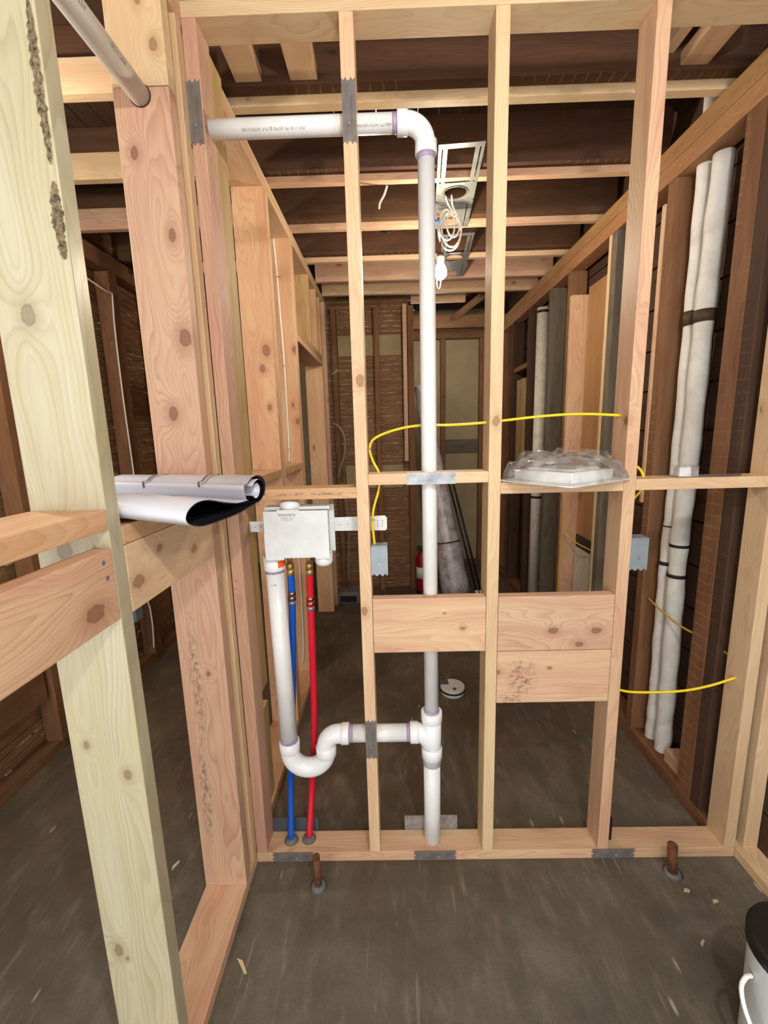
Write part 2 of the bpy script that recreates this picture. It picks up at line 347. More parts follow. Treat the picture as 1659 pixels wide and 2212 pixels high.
# knots (position on the face, radius) and black smudges the photo shows on particular boards
KNOTS = {
 'wide pinkish post with big knots, lower end on the left sill plate': [((-0.540, -0.114, 1.80), .016), ((-0.593, -0.114, 1.604), .013), ((-0.62, -0.114, 2.242), .010), ((-0.573, -0.114, .821), .006)],
 'short piece of pale post above the cut line at the round pipe end': [((-0.546, -0.114, 2.472), .010)],
 'greenish white foreground stud at the far left with a bark edge': [((-0.604, -0.563, 1.746), .012), ((-0.606, -0.563, 1.335), .014), ((-0.625, -0.563, 0.93), .006), ((-0.55, -0.563, 0.86), .008), ((-0.612, -0.563, 0.394), .004)],
 'upright knotty block in the lower left foreground': [((-0.518, -0.628, 1.238), .016)],
 'upright block with two dark knots below the white roll': [((-0.518, -0.492, 1.250), .014), ((-0.518, -0.236, 1.250), .011), ((-0.518, -0.401, 1.296), .008)],
 'orange toned full height stud behind the laundry wall, nearest one': [((-0.575, .746, 1.844), .013), ((-0.552, .746, 1.924), .018), ((-0.554, .746, 1.67), .010)],
 'orange stud with a white cable stapled down its face': [((-0.525, 1.251, 2.02), .012), ((-0.53, 1.251, 1.62), .012)],
 'pale narrow stud right of the washer box with a dark plate across the white pipe': [((-0.081, 0, 1.691), .012), ((-0.092, 0, 0.965), .010)],
 'pale stud right of the tall white pipe with a round knot beside the yellow cable': [((0.3235, 0, 1.563), .011)],
 'tan stud right of the bagged white fixture, wide side turned to the pipe': [((0.718, 0.012, 1.555), .010)],
 'wide upright block in front of the tall white pipe': [((0.228, 0, .900), .005), ((0.168, 0, .953), .003)],
 'wide upright block right of the white pipe, upper of the stacked pair': [((0.523, 0, .886), .011), ((0.662, 0, .883), .011), ((0.610, 0, .836), .009)],
 'wide upright block with black smudges, lower of the stacked pair': [((0.516, 0, .753), .005)],
}
STAINS = {
 'wide pinkish post with big knots, lower end on the left sill plate': [((-0.612, -0.114, .80), (.022, .1, .26)), ((-0.622, -0.114, .40), (.02, .1, .24))],
 'wide upright block with black smudges, lower of the stacked pair': [((0.425, 0, .72), (.06, .1, .09)), ((0.39, 0, .64), (.05, .1, .03))],
 'rough reddish block directly above the white washer box': [((-0.25, 0, 1.355), (.2, .1, .006))],
}
# boards: origin at the low corner so the grain follows each piece
def board(name, a, b, kind, axis, label, cat, group=None, bev=0.0025, cuts=None):
    kn = [(tuple(Vector(p) - Vector(a)), r) for p, r in KNOTS.get(label, ())]
    stn = [(tuple(Vector(p) - Vector(a)), r) for p, r in STAINS.get(label, ())]
    o = box(name, a, b, wood(kind, axis, kn, stn), None, bev)
    return tag(o, label, cat, group)

# ================================================================ THE SETTING
def struct(o): o['kind'] = 'structure'; return o
fl = struct(box('floor', (-2.2, -2.6, -0.12), (2.2, 4.1, 0.0), M['concrete']))
# old subfloor boards overhead: one board layer running along Y
bm = bmesh.new(); x = -2.0
while x < 1.75:
    add_box(bm, (x, -2.6, 2.885), (x + 0.086, 4.0, 2.91)); x += 0.09
struct(link('ceiling', bm, wood('dark', 1)))
# lath and plaster walls: irregular laths over a rough plaster face
def lath_wall(name, axis, at, a0, a1, z0, z1, face, kind='lath', skip=()):
    bm = bmesh.new(); rnd = random.Random(hash(name) % 99 if False else len(name) * 7)
    z = z0 + 0.01
    while z < z1:
        h = 0.030 + rnd.random() * 0.006
        u = a0
        while u < a1:
            L = min(a1, u + 0.8 + rnd.random() * 0.6); d = rnd.random() * 0.004; tz = (rnd.random() - .5) * 0.006
            if not any(s0 < z < s1 and t0 < (u + L) / 2 < t1 for s0, s1, t0, t1 in skip):
                if axis == 1: add_box(bm, (min(at, at + face * (0.008 + d)), u, z + tz), (max(at, at + face * (0.008 + d)), L - 0.003, z + h + tz))
                else: add_box(bm, (u, min(at, at + face * (0.008 + d)), z + tz), (L - 0.003, max(at, at + face * (0.008 + d)), z + h + tz))
            u = L
        z += 0.0425
    # plaster keys squeezed out between laths
    for k in range(int((a1 - a0) * (z1 - z0) * 85)):
        u = a0 + rnd.random() * (a1 - a0); zz = z0 + 0.01 + 0.0425 * int(rnd.random() * (z1 - z0) / 0.0425) - 0.004
        L = 0.02 + rnd.random() * 0.07; e = face * (0.012 + rnd.random() * 0.006)
        lo, hi = min(at, at + e), max(at, at + e)
        if axis == 1: add_box(bm, (lo, u, zz - 0.004), (hi, u + L, zz + 0.005), mi=1)
        else: add_box(bm, (u, lo, zz - 0.004), (u + L, hi, zz + 0.005), mi=1)
    if axis == 1: add_box(bm, (at - face * 0.02 if face > 0 else at, a0, z0), (at if face > 0 else at + 0.02, a1, z1), mi=1)
    else: add_box(bm, (a0, at, z0), (a1, at + 0.02, z1), mi=1)
    return struct(link(name, bm, [wood(kind, axis), M['plaster']]))
lath_wall('wall_left', 1, -1.79, -1.6, 3.8, 0.0, 2.88, 1)
lath_wall('wall_back', 0, 2.90, -0.62, 0.20, 0.0, 2.88, -1)
struct(box('wall_far', (-2.0, 3.84, 0), (1.45, 3.88, 2.88), M['cream']))
# exterior sheathing of horizontal old boards
bm = bmesh.new(); z = 0.0
rs = random.Random(4)
while z < 2.88:
    add_box(bm, (1.288 + rs.random() * .003, -2.4, z), (1.312, 3.85, z + 0.182), 0.002); z += 0.19
add_box(bm, (1.313, -2.4, 0), (1.33, 3.85, 2.88))  # added dark backing, keeps world light from showing through the board gaps
struct(link('wall_right', bm, wood('dark', 1)))

# ================================================================ LAUNDRY WALL FRAMING (front faces at Y = 0)
D = 0.089; S = 0.038
ST = 'wall_stud'
def stud(x0, y0, z0, z1, kind, label, dx=S, dy=D, group=None, name=ST):
    return board(name, (x0, y0, z0), (x0 + dx, y0 + dy, z1), kind, 2, label, 'wall stud', group)
X1, X2, X3 = -0.105, 0.3035, 0.718
board('bottom_plate', (-0.518, 0, 0.0), (1.208, D, S), 'fir', 0, 'new wooden sill plate on the concrete under the pipes of the laundry wall', 'sill plate')
board('top_plate', (-0.518, 0, 2.616), (1.169, D, 2.654), 'pale', 0, 'wide pale board capping the studs along the top edge of the picture', 'top plate')
stud(-0.5175, 0.001, S, 2.616, 'pink', 'pinkish end stud at the left, carrying the upper left nail plate')
s1 = stud(X1, 0, S, 2.616, 'pale', 'pale narrow stud right of the washer box with a dark plate across the white pipe')
stud(X2, 0, S, 2.616, 'pale', 'pale stud right of the tall white pipe with a round knot beside the yellow cable')
stud(X3, 0, S, 2.616, 'fir', 'tan stud right of the bagged white fixture, wide side turned to the pipe')
stud(1.170, 0, S, 2.616, 'pale', 'broad pale corner stud at the right end of the laundry wall sill')
BL = 'wall_blocking'
def block(a, b, kind, axis, label, name=BL): return board(name, a, b, kind, axis, label, 'wood block')
block((-0.4785, 0.002, 1.338), (X1, D, 1.373), 'orange', 0, 'rough reddish block directly above the white washer box')
block((X1 + S, 0, 1.378), (X2, D, 1.412), 'pale', 0, 'flat block with a shiny steel plate, crossed by the tall white pipe')
block((X2 + S, 0, 1.341), (X3, D, 1.376), 'fir', 0, 'flat block under the plastic bag with the white fixture')
block((X3 + S, 0, 1.342), (1.1695, D, 1.377), 'pale', 0, 'flat block at right with a small clear box lying on it')
block((X1 + S + 0.001, 0, 0.818), (X2 - 0.001, S, 1.006), 'fir', 0, 'wide upright block in front of the tall white pipe')
block((X2 + S + 0.001, 0, 0.816), (X3 - 0.001, S, 1.005), 'pink', 0, 'wide upright block right of the white pipe, upper of the stacked pair')
block((X2 + S + 0.001, 0, 0.627), (X3 - 0.001, S, 0.814), 'fir', 0, 'wide upright block with black smudges, lower of the stacked pair')

# ================================================================ LEFT WALL (right faces at X = -0.518)
XL0, XL1 = -0.658, -0.518
W6 = 0.140
board('bottom_plate', (XL0, -0.80, 0.0), (XL1, 0.0, S), 'fir', 1, 'sill plate running toward the camera at the bottom left', 'sill plate')
board('bottom_plate', (XL0, 0.0, 0.0), (XL1 - 0.0005, 1.33, S), 'orange', 1, 'sill plate running back under the left wall behind the washer pipes', 'sill plate')
board('top_plate', (XL0, -1.3, 2.60), (XL1, 2.7, 2.637), 'fir', 1, 'long top plate of the left wall receding toward the back', 'top plate')
board('top_plate', (XL0, -1.3, 2.638), (XL1, 2.7, 2.66), 'pale', 1, 'thin upper board on the left wall top plate, under the joist ends', 'top plate')
def lstud(y0, dy, kind, label, z0=S, z1=2.60, x0=XL0, x1=XL1, name=ST):
    return board(name, (x0, y0, z0), (x1, y0 + dy, z1), kind, 2, label, 'wall stud')
lstud(-0.563, S, 'green', 'greenish white foreground stud at the far left with a bark edge', z1=2.60)
lstud(-0.114, S, 'pink', 'wide pinkish post with big knots, lower end on the left sill plate', z1=2.384)
lstud(-0.114, S, 'pale', 'short piece of pale post above the cut line at the round pipe end', z0=2.386, z1=2.60)
lstud(-0.0745, S, 'yellow', 'yellowish stud edge recessed behind the wide pinkish post', x1=XL1 - 0.014)
lstud(-0.035, 0.034, 'pale', 'narrow stud edge between the yellowish stud and the pink end stud')
board('backing_board', (-0.517, 0.091, 1.395), (-0.480, 0.178, 2.60), 'yellow', 2, 'upper greenish yellow nailing strip beside the left wall studs', 'backing strip')
board('backing_board', (-0.517, 0.091, 0.62), (-0.482, 0.170, 1.335), 'yellow', 2, 'middle length of greenish nailing strip left of the thick white washer drain', 'backing strip')
board('backing_board', (-0.517, 0.091, 0.16), (-0.484, 0.160, 0.55), 'yellow', 2, 'bottom length of greenish nailing strip near the drain bend', 'backing strip')
lstud(0.746, S, 'orange', 'orange toned full height stud behind the laundry wall, nearest one')
lstud(0.786, S, 'pale', 'pale stud doubled onto the nearest orange stud')
lstud(1.251, S, 'orange', 'orange stud with a white cable stapled down its face')
lstud(1.291, S, 'fir', 'stud doubled behind the cabled orange stud at the doorway edge')
board(BL, (XL0, 0.19, 1.345), (XL1, 0.745, 1.380), 'orange', 1, 'flat block between strip and orange stud, just right of the white roll end', 'wood block')
board(BL, (XL0, 0.825, 1.345), (XL1, 1.250, 1.380), 'orange', 1, 'short flat block at the foot of the stapled white cable', 'wood block')
# door header with cripples
board('door_header', (XL0, 1.33, 2.084), (XL1, 2.28, 2.122), 'orange', 1, 'lower board of the door header in the left wall', 'header')
board('door_header', (XL0, 1.33, 2.124), (XL1, 2.28, 2.162), 'yellow', 1, 'upper board of the door header in the left wall', 'header')
lstud(1.80, S, 'yellow', 'yellow stained short stud above the door header', z0=2.163)
lstud(2.10, S, 'orange', 'reddish short stud above the door header, nearer the back', z0=2.163)
lstud(2.285, S, 'orange', 'tall orange stud at the far side of the door opening', z0=0.0)
lstud(2.42, S, 'pink', 'pinkish narrow stud standing before the dark lath corner', z0=0.0, x0=-0.58, x1=-0.50)
# horizontal blocks in the left wall near the camera
board(BL, (XL0, -1.02, 1.373), (XL1, -0.564, 1.411), 'orange', 1, 'flat reddish block nailed to the green stud, upper left foreground', 'wood block')
board(BL, (XL1 - S, -1.02, 1.200), (XL1, -0.564, 1.338), 'fir', 1, 'upright knotty block in the lower left foreground', 'wood block')
board(BL, (XL0, -0.524, 1.334), (XL1, -0.115, 1.371), 'orange', 1, 'flat block under the white vinyl roll', 'wood block')
board(BL, (XL1 - S, -0.524, 1.196), (XL1, -0.115, 1.333), 'pale', 1, 'upright block with two dark knots below the white roll', 'wood block')

def findo(lbl):
    for o in C.objects:
        if lbl in o.get('label', ''): return o
b_low = findo('lower left foreground')
for (y, z) in ((-0.590, 1.318), (-0.585, 1.288)): tube('nail_head', [(-0.5185, y, z), (-0.5172, y, z)], 0.0045, M['galvdark'], b_low, 12)
M['knotgap'] = plain('dark_gap', (58, 36, 22), 0.8)
# torn bark along the edge of the green foreground stud
g_st = findo('greenish white foreground'); rb = random.Random(5)
for z0_, z1_ in ((1.97, 2.19), (1.83, 1.945)):
    bm = bmesh.new(); n = 40; L_, R__ = [], []
    for k in range(n + 1):
        z = z0_ + (z1_ - z0_) * k / n; wd = (0.012 if z0_ < 1.9 else 0.010) * math.sin(PI * (k + .6) / (n + 1.2)) ** .5
        L_.append(bm.verts.new((-0.5265 - wd * (0.6 + .6 * rb.random()), -0.5640 - .0012 * rb.random(), z))); R__.append(bm.verts.new((-0.5265 + wd * (0.3 + .5 * rb.random()), -0.5640 - .0012 * rb.random(), z)))
    for k in range(n): bm.faces.new((L_[k], R__[k], R__[k + 1], L_[k + 1]))
    bmesh.ops.solidify(bm, geom=bm.faces[:], thickness=0.0006)
    link('bark_edge', bm, M['bark'], g_st)

# ================================================================ RIGHT WALL
XR = 1.170
board('top_plate', (XR, -1.3, 2.583), (XR + D, 3.75, 2.652), 'aged', 1, 'upper board of the doubled plate slanting down the upper right', 'top plate')
board('top_plate', (XR, -1.3, 2.513), (XR + D, 3.75, 2.581), 'aged', 1, 'lower board of the doubled plate slanting down the upper right', 'top plate')
def rstud(y0, dy, kind, label, z0=0.06, z1=2.512, x0=XR, x1=1.275):
    return board(ST, (x0, y0, z0), (x1, y0 + dy, z1), kind, 2, label, 'wall stud')
board('bottom_plate', (XR, 0.092, 0.0), (1.275, 3.75, 0.06), 'old', 1, 'old dark sill plate along the foot of the right wall', 'sill plate')
board('bottom_plate', (1.210, -0.42, 0.0), (1.30, 0.088, S), 'pale', 1, 'pale sill plate running forward right of the copper stub', 'sill plate')
stud(1.236, -0.002, S, 2.512, 'pale', 'pale stud at the right picture edge just outside the corner stud', dx=0.05, dy=S)
rstud(0.135, 0.05, 'dark', 'old dark stud at the right showing lath marks, nearest the corner')
rstud(0.188, 0.08, 'old', 'old brown stud with many nail holes right of the wrapped pipes')
rstud(0.615, 0.048, 'old', 'old brown stud left of the wrapped pipes')
rstud(0.665, 0.022, 'fir', 'thin fresh strip nailed beside the old brown stud', z0=1.19, z1=2.44, x0=1.165, x1=1.24)
rstud(1.065, 0.050, 'grey', 'weathered grey stud seen left of the big tan stud')
rstud(1.118, 0.030, 'pale', 'pale stud edge sistered to the weathered grey stud')
rstud(1.590, S, 'fir', 'fresh stud with staples in front of the orange plywood', z1=2.36)
rstud(1.630, 0.045, 'old', 'thin old stud edge behind the fresh stapled stud')
rstud(1.95, 0.05, 'grey', 'dark weathered board right of the far white pipe')
rstud(2.42, 0.05, 'dark', 'dark old stud just left of the far white pipe')
rstud(2.90, 0.05, 'dark', 'dark old stud near the far right corner')
rstud(3.30, 0.05, 'old', 'old stud deepest in the right wall')
board('plywood_panel', (1.270, 1.15, 0.5), (1.284, 1.585, 2.40), 'ply', 2, 'orange plywood patch between two studs of the right wall', 'plywood panel')
board(BL, (XR + .01, 2.475, 2.06), (1.26, 2.895, 2.10), 'old', 1, 'short old block high between the far right studs', 'wood block')
board('wood_post_piece', (1.18, 2.56, 1.22), (1.27, 2.78, 1.98), 'yellow', 2, 'light wooden filler piece between the far right studs', 'wood piece')
board(BL, (XR + .01, 2.475, 1.15), (1.26, 2.895, 1.20), 'dark', 1, 'dark old block under the light filler piece', 'wood block')
board('wood_offcut', (1.20, 0.20 + .08, 0.0601), (1.262, 0.40, 0.12), 'fir', 1, 'small wood wedge on the old sill in the right corner', 'wood offcut')

# ================================================================ CEILING JOISTS
JN = 'ceiling_joist'
front = ['first', 'second', 'third', 'fourth']
OJ = [0.340, 0.811, 1.265, 1.725]
for i, y in enumerate(OJ):
    board(JN, (-1.74, y, 2.690), (1.255, y + 0.046, 2.884), 'joist', 0, 'old dark joist with lath marks, %s from the camera' % front[i], 'ceiling joist')
    y1 = y + 0.0465
    board('sister_joist', (-0.60, y1, 2.661), (1.25 if i else 1.262, y1 + 0.038, 2.75), ['pale', 'fir', 'pink', 'pale'][i], 0,
          'fresh strip fixed behind the old joist, %s from the camera, right of the left wall' % front[i], 'sister joist')
    if i < 3:
        board('sister_joist', (-1.70, y - 0.0385, 2.661), (-0.60, y - 0.0005, 2.765), ['pale', 'pale', 'pink'][i], 0,
              'fresh board below the ceiling at far left, %s row from the camera' % front[i], 'sister joist')
board('sister_joist', (-1.60, 1.70, 2.60), (-0.66, 1.7385, 2.66), 'pink', 0, 'short pinkish board hanging lowest at the far left ceiling', 'sister joist')
board(JN, (-0.52, 2.145, 2.661), (1.24, 2.183, 2.80), 'pink', 0, 'pinkish fresh joist just behind the light bulb', 'ceiling joist')
board(JN, (-0.52, 2.47, 2.661), (1.24, 2.508, 2.80), 'fir', 0, 'brownish joist above the back lath wall', 'ceiling joist')
board(JN, (0.22, 2.74, 2.661), (0.70, 2.778, 2.75), 'fir', 0, 'short joist piece above the opening to the far room', 'ceiling joist')
board(JN, (0.20, 3.42, 2.60), (1.24, 3.458, 2.72), 'old', 0, 'last joist over the cream coloured far panel', 'ceiling joist')
board(JN, (-1.74, -0.13, 2.70), (1.6, -0.09, 2.884), 'orange', 0, 'orange old joist just in front of the laundry wall top', 'ceiling joist')
# blocks that run between the front plate and the first joist
bk = 'ceiling_blocking'
board(bk, (-0.483, 0.089, 2.70), (-0.395, 0.339, 2.738), 'pale', 1, 'flat ceiling block at top left, left one of the pair', 'wood block')
board(bk, (-0.300, 0.089, 2.70), (-0.208, 0.339, 2.738), 'pale', 1, 'flat ceiling block at top left, right one of the pair', 'wood block')
board(bk, (0.985, 0.089, 2.70), (1.075, 0.339, 2.738), 'fir', 1, 'flat ceiling block at top right beside the tan stud', 'wood block')
board(bk, (0.925, 0.089, 2.735), (0.962, 0.339, 2.80), 'pale', 1, 'narrow ceiling block at top right tucked next to the wider one', 'wood block')
# diagonal brace far back
def beam(name, p, q, wd, ht, kind, label, cat):
    p = Vector(p); q = Vector(q); L = (q - p).length; bm = bmesh.new(); add_box(bm, (-wd / 2, 0, -ht / 2), (wd / 2, L, ht / 2), 0.002)
    o = link(name, bm, wood(kind, 1), None, p); o.rotation_euler = (q - p).to_track_quat('Y', 'Z').to_euler(); return tag(o, label, cat)
beam('diagonal_brace', (0.70, 3.41, 2.69), (0.86, 2.80, 2.72), 0.05, 0.04, 'old', 'slanting wooden brace near the ceiling of the far room', 'wood brace')

# ================================================================ BACK WALL FRAMING
def bstud(x, kind, label, dx=0.045, y=2.80, z0=0.0, z1=2.66, dy=0.085):
    return board(ST, (x, y, z0), (x + dx, y + dy, z1), kind, 2, label, 'wall stud')
bstud(-0.50, 'old', 'leftmost old stud in front of the back lath wall')
bstud(-0.115, 'old', 'middle old stud in front of the back lath wall')
bstud(0.145, 'fir', 'fresh narrow stud at the right end of the back lath wall', dx=0.036, z0=1.28, z1=2.66, y=2.75, dy=0.05)
bstud(0.19, 'old', 'old stud at the right corner of the back lath wall', dx=0.055)
board(ST, (0.60, 3.76, 0), (0.65, 3.84, 2.62), 'old', 2, 'old stud left of the cream far panel', 'wall stud')
board(ST, (1.04, 3.76, 0), (1.09, 3.84, 2.62), 'old', 2, 'old stud right of the cream far panel', 'wall stud')
board('door_header', (0.25, 3.755, 2.56), (1.16, 3.84, 2.66), 'old', 0, 'old horizontal board above the cream far panel', 'header')
board('shelf_rail', (0.652, 3.80, 1.30), (1.038, 3.84, 1.45), 'grey', 0, 'greyish rail across the cream far panel', 'rail')
box_far = box('panel_seam_board', (0.652, 3.825, 0.05), (1.038, 3.839, 1.29), M['cream']); tag(box_far, 'lower cream board below the grey rail in the far room', 'wall board')
# cream patches on the lath wall
tag(box('wall_board', (-0.45, 2.870, 2.25), (0.13, 2.880, 2.43), M['cream']), 'pale board patch high across the back lath wall', 'wall board')
tag(box('wall_board', (-0.42, 2.870, 1.02), (0.13, 2.880, 1.24), M['cream']), 'pale board patch at mid height of the back lath wall', 'wall board')

# ================================================================ LEFT ROOM WALL FRAMING
def lw(y, kind, label, dy=0.05):
    return board(ST, (-1.765, y, 0.05), (-1.68, y + dy, 2.55), kind, 2, label, 'wall stud')
lw(0.60, 'old', 'old stud of the far left lath wall, left of the green stud')
lw(1.06, 'old', 'old stud of the far left lath wall hidden mostly by the green stud')
lw(1.49, 'old', 'old stud carrying a thin white cable on the far left lath wall', 0.09)
lw(1.95, 'old', 'old stud deep in the far left lath wall')
lw(2.42, 'old', 'deepest old stud of the far left lath wall')
board('top_plate', (-1.765, -1.5, 2.555), (-1.68, 3.7, 2.65), 'old', 1, 'old top plate of the far left lath wall', 'top plate')
board('bottom_plate', (-1.765, -1.5, 0.0), (-1.70, 3.7, 0.05), 'old', 1, 'old sill plate of the far left lath wall', 'sill plate')
board(BL, (-1.76, -0.9, 0.30), (-1.70, 0.58, 0.48), 'old', 1, 'wide old board low on the far left wall', 'wood block')

# ================================================================ DRAIN PIPEWORK
PY = 0.050
R15, R2 = 0.0243, 0.0300
dr = empty('drain_pipework', (0.128, PY, 0.0), 'white plastic drain and vent piping with trap, tee and top elbow', 'drain pipe')
XS = 0.124
def arc(c, r, a0, a1, n, plane='xz'):
    return [Vector((c[0] + r * math.cos(a0 + (a1 - a0) * k / n), c[1], c[2] + r * math.sin(a0 + (a1 - a0) * k / n))) for k in range(n + 1)]
tube('lower_pipe', [(0.128, PY, -0.02), (0.128, PY, 0.40)], R2, M['pvc'], dr, 32)
tube('upper_pipe', [(0.128, PY, 0.53), (XS, PY, 2.33)], R15, M['pvc'], dr, 32)
ZH = 2.387
tube('vent_pipe', [(-0.525, PY, ZH), (0.055, PY, ZH)], R15, M['pvc'], dr, 32)
# elbow
e = bmesh.new()
pts = [Vector((0.050, PY, ZH)), Vector((0.068, PY, ZH))] + arc((0.068, PY, ZH - 0.055), 0.055, PI / 2, 0, 10)[1:] + [Vector((XS, PY, 2.318))]
add_tube(e, pts, 0.0275, 32)
add_tube(e, [(0.043, PY, ZH), (0.045, PY, ZH), (0.072, PY, ZH), (0.074, PY, ZH)], [0.0295, 0.0312, 0.0312, 0.0285], 32)
add_tube(e, [(XS, PY, 2.340), (XS, PY, 2.338), (XS, PY, 2.306), (XS, PY, 2.304)], [0.0285, 0.0312, 0.0312, 0.0295], 32)
el = link('elbow', e, M['fitting'], dr)
def band(name, p, q, r, mat, parent): return tube(name, [p, q], r, mat, parent, 32)
band('primer_ring', (0.030, PY, ZH), (0.044, PY, ZH), R15 + .0006, M['primer'], dr); band('primer_ring', (XS, PY, 2.292), (XS, PY, 2.306), R15 + .0006, M['primer'], dr)
# sanitary tee
ZA = 0.484
e = bmesh.new()
add_tube(e, [(0.128, PY, 0.36), (0.128, PY, 0.56)], 0.0335, 32)
add_tube(e, [(0.128, PY, 0.385), (0.128, PY, 0.387), (0.128, PY, 0.423), (0.128, PY, 0.427)], [0.0345, 0.0372, 0.0372, 0.034], 32)
add_tube(e, [(0.128, PY, 0.528), (0.128, PY, 0.532), (0.128, PY, 0.567), (0.128, PY, 0.569)], [0.034, 0.0372, 0.0372, 0.0345], 32)
add_tube(e, [(0.052, PY, ZA), (0.080, PY, ZA), (0.098, PY, ZA - 0.006), (0.116, PY, ZA - 0.026), (0.127, PY, ZA - 0.062)], [0.0335, 0.0335, 0.0335, 0.0333, 0.032], 32)
add_tube(e, [(0.050, PY, ZA), (0.052, PY, ZA), (0.079, PY, ZA), (0.081, PY, ZA)], [0.0345, 0.0372, 0.0372, 0.034], 32)
link('sanitary_tee', e, M['fitting'], dr)
band('primer_ring', (0.128, PY, 0.569), (0.128, PY, 0.578), R15 + .003, M['primer'], dr); band('primer_ring', (0.038, PY, ZA), (0.051, PY, ZA), R2 + .0006, M['primer'], dr)
# trap arm, trap, standpipe
tube('trap_arm', [(-0.165, PY, ZA), (0.06, PY, ZA)], R2, M['pvc'], dr, 32)
band('primer_ring', (-0.167, PY, ZA), (-0.152, PY, ZA), R2 + .0006, M['primer'], dr)
XA, XB = -0.383, -0.252
e = bmesh.new(); cx = (XA + XB) / 2; rr = (XB - XA) / 2
add_tube(e, [Vector((XA, PY, 0.44))] + arc((cx, PY, 0.415), rr, PI, 2 * PI, 20) + [Vector((XB, PY, 0.428))], 0.0335, 32)
add_tube(e, [(XA, PY, 0.418), (XA, PY, 0.422), (XA, PY, 0.458), (XA, PY, 0.460)], [0.0335, 0.0365, 0.0365, 0.034], 32)
add_tube(e, [(XB, PY, 0.398), (XB, PY, 0.402), (XB, PY, 0.436), (XB, PY, 0.438)], [0.0335, 0.0365, 0.0365, 0.034], 32)
link('trap_bend', e, M['fitting'], dr)
e = bmesh.new()
add_tube(e, [Vector((XB, PY, 0.430))] + arc((XB + 0.048, PY, ZA - 0.048), 0.048, PI, PI / 2, 12) + [Vector((-0.185, PY, ZA))], 0.0330, 32)
add_tube(e, [(-0.196, PY, ZA), (-0.194, PY, ZA), (-0.168, PY, ZA), (-0.166, PY, ZA)], [0.0335, 0.0372, 0.0372, 0.0345], 32)
link('trap_elbow', e, M['fitting'], dr)
tube('standpipe', [(-0.390, PY, 1.115), (XA, PY, 0.445)], R2, M['pvc'], dr, 32)
band('primer_ring', (XA, PY, 0.460), (XA, PY, 0.478), R2 + .0006, M['primer'], dr)
band('primer_ring', (-0.3898, PY, 1.090), (-0.390, PY, 1.099), R2 + .0006, M['primer'], dr)
# pipe printing, wrapped on the cylinder
def pipe_text(s, size, axis_p, axis_d, r, phi, at, flip, mat, parent, name='printed_marking'):
    # axis_d unit direction; phi angle measured from -Y side downward
    bm = text_bm(s, size); d = Vector(axis_d); p = Vector(axis_p)
    e1 = Vector((0, -1, 0)) if abs(d.y) < .5 else Vector((1, 0, 0)); e2 = d.cross(e1)
    if e2.z < 0: e2 = -e2
    for v in bm.verts:
        x, y = v.co.x, v.co.y
        if flip: x, y = -x, -y
        a = phi + y / r
        v.co = p + d * (at + x) + (e1 * math.cos(a) + e2 * math.sin(a)) * (r + 0.0006)
    return link(name, bm, mat, parent)
pipe_text('PVC-1120  PR 330 PSI @ 73 F  ASTM D1785', 0.0095, (-0.30, PY, ZH), (1, 0, 0), R15, -0.62, 0.0, True, M['ink_soft'], dr)
pipe_text('ABILITY WITH NSF-PW', 0.0095, (-0.02, PY, ZH), (1, 0, 0), R15, -0.62, 0.0, True, M['ink_soft'], dr)
pipe_text('NSF-DWV  PVC 1120', 0.006, (0.0, PY, ZA), (1, 0, 0), R2, -0.35, 0.0, False, M['ink_soft'], dr)
pipe_text('2 IN', 0.010, (-0.388, PY, 1.05), (1, 0, 0), R2, 0.1, 0.0, False, M['ink_soft'], dr)

# side vent pipe through the left wall
vp = empty('vent_pipe', (-0.590, -0.70, 2.362), 'white plastic pipe at top left running forward out of the post', 'vent pipe')
tube('pipe', [(-0.590, -1.0, 2.345), (-0.590, -0.1145, 2.366)], R15, M['pvc'], vp, 32)
for s_, a_ in (('ASTM D1785', 0.62), ('PVC 1120', 0.76)): pipe_text(s_, 0.013, (-0.590, -1.0, 2.345), (0, 0.99972, 0.0237), R15, -0.15, a_, True, M['ink_soft'], vp)
bm = bmesh.new(); add_box(bm, (-0.002, 0, -0.006), (0.0007, 0.06, 0.006)); link('printed_bar', bm, M['ink_soft'], vp, (-0.590 + R15 - .0006, -0.50, 2.361))
tube('hole_rim', [(-0.590, -0.1148, 2.366), (-0.590, -0.1142, 2.366)], 0.0268, M['knotgap'], vp, 32)

# ================================================================ WASHER OUTLET BOX
wb = empty('washer_outlet_box', (-0.30, 0.045, 1.14), 'white plastic washer outlet box with a perforated strap, hung under the reddish block', 'outlet box')
bm = bmesh.new()
add_box(bm, (-0.402, 0.002, 1.150), (-0.198, 0.008, 1.303), 0.0015)
add_box(bm, (-0.396, 0.008, 1.156), (-0.204, 0.088, 1.298), 0.003)
add_prism(bm, [(0.008, 1.300), (0.030, 1.270), (0.030, 1.256), (0.014, 1.246), (0.014, 1.200), (0.028, 1.182), (0.012, 1.160), (0.008, 1.158)], 0, -0.204, -0.198)
add_box(bm, (-0.410, 0.080, 1.150), (-0.188, 0.090, 1.310), 0.002)
add_box(bm, (-0.404, 0.004, 1.150), (-0.401, 0.02, 1.23)); add_box(bm, (-0.404, 0.03, 1.302), (-0.196, 0.036, 1.312)); add_box(bm, (-0.404, 0.055, 1.302), (-0.196, 0.061, 1.312))
link('box_body', bm, M['boxwhite'], wb)
def cap(name, c, r, h, dn, parent):
    s = -1 if dn else 1; bm = bmesh.new()
    add_tube(bm, [(0, 0, 0), (0, 0, s * h * .7), (0, 0, s * h * .92), (0, 0, s * h)], [r, r, r * .8, r * .35], 28); return link(name, bm, M['fitting'], parent, c)
cap('knockout_cap', (-0.323, 0.040, 1.300), 0.033, 0.034, False, wb); cap('knockout_cap', (-0.222, 0.036, 1.158), 0.029, 0.044, True, wb)
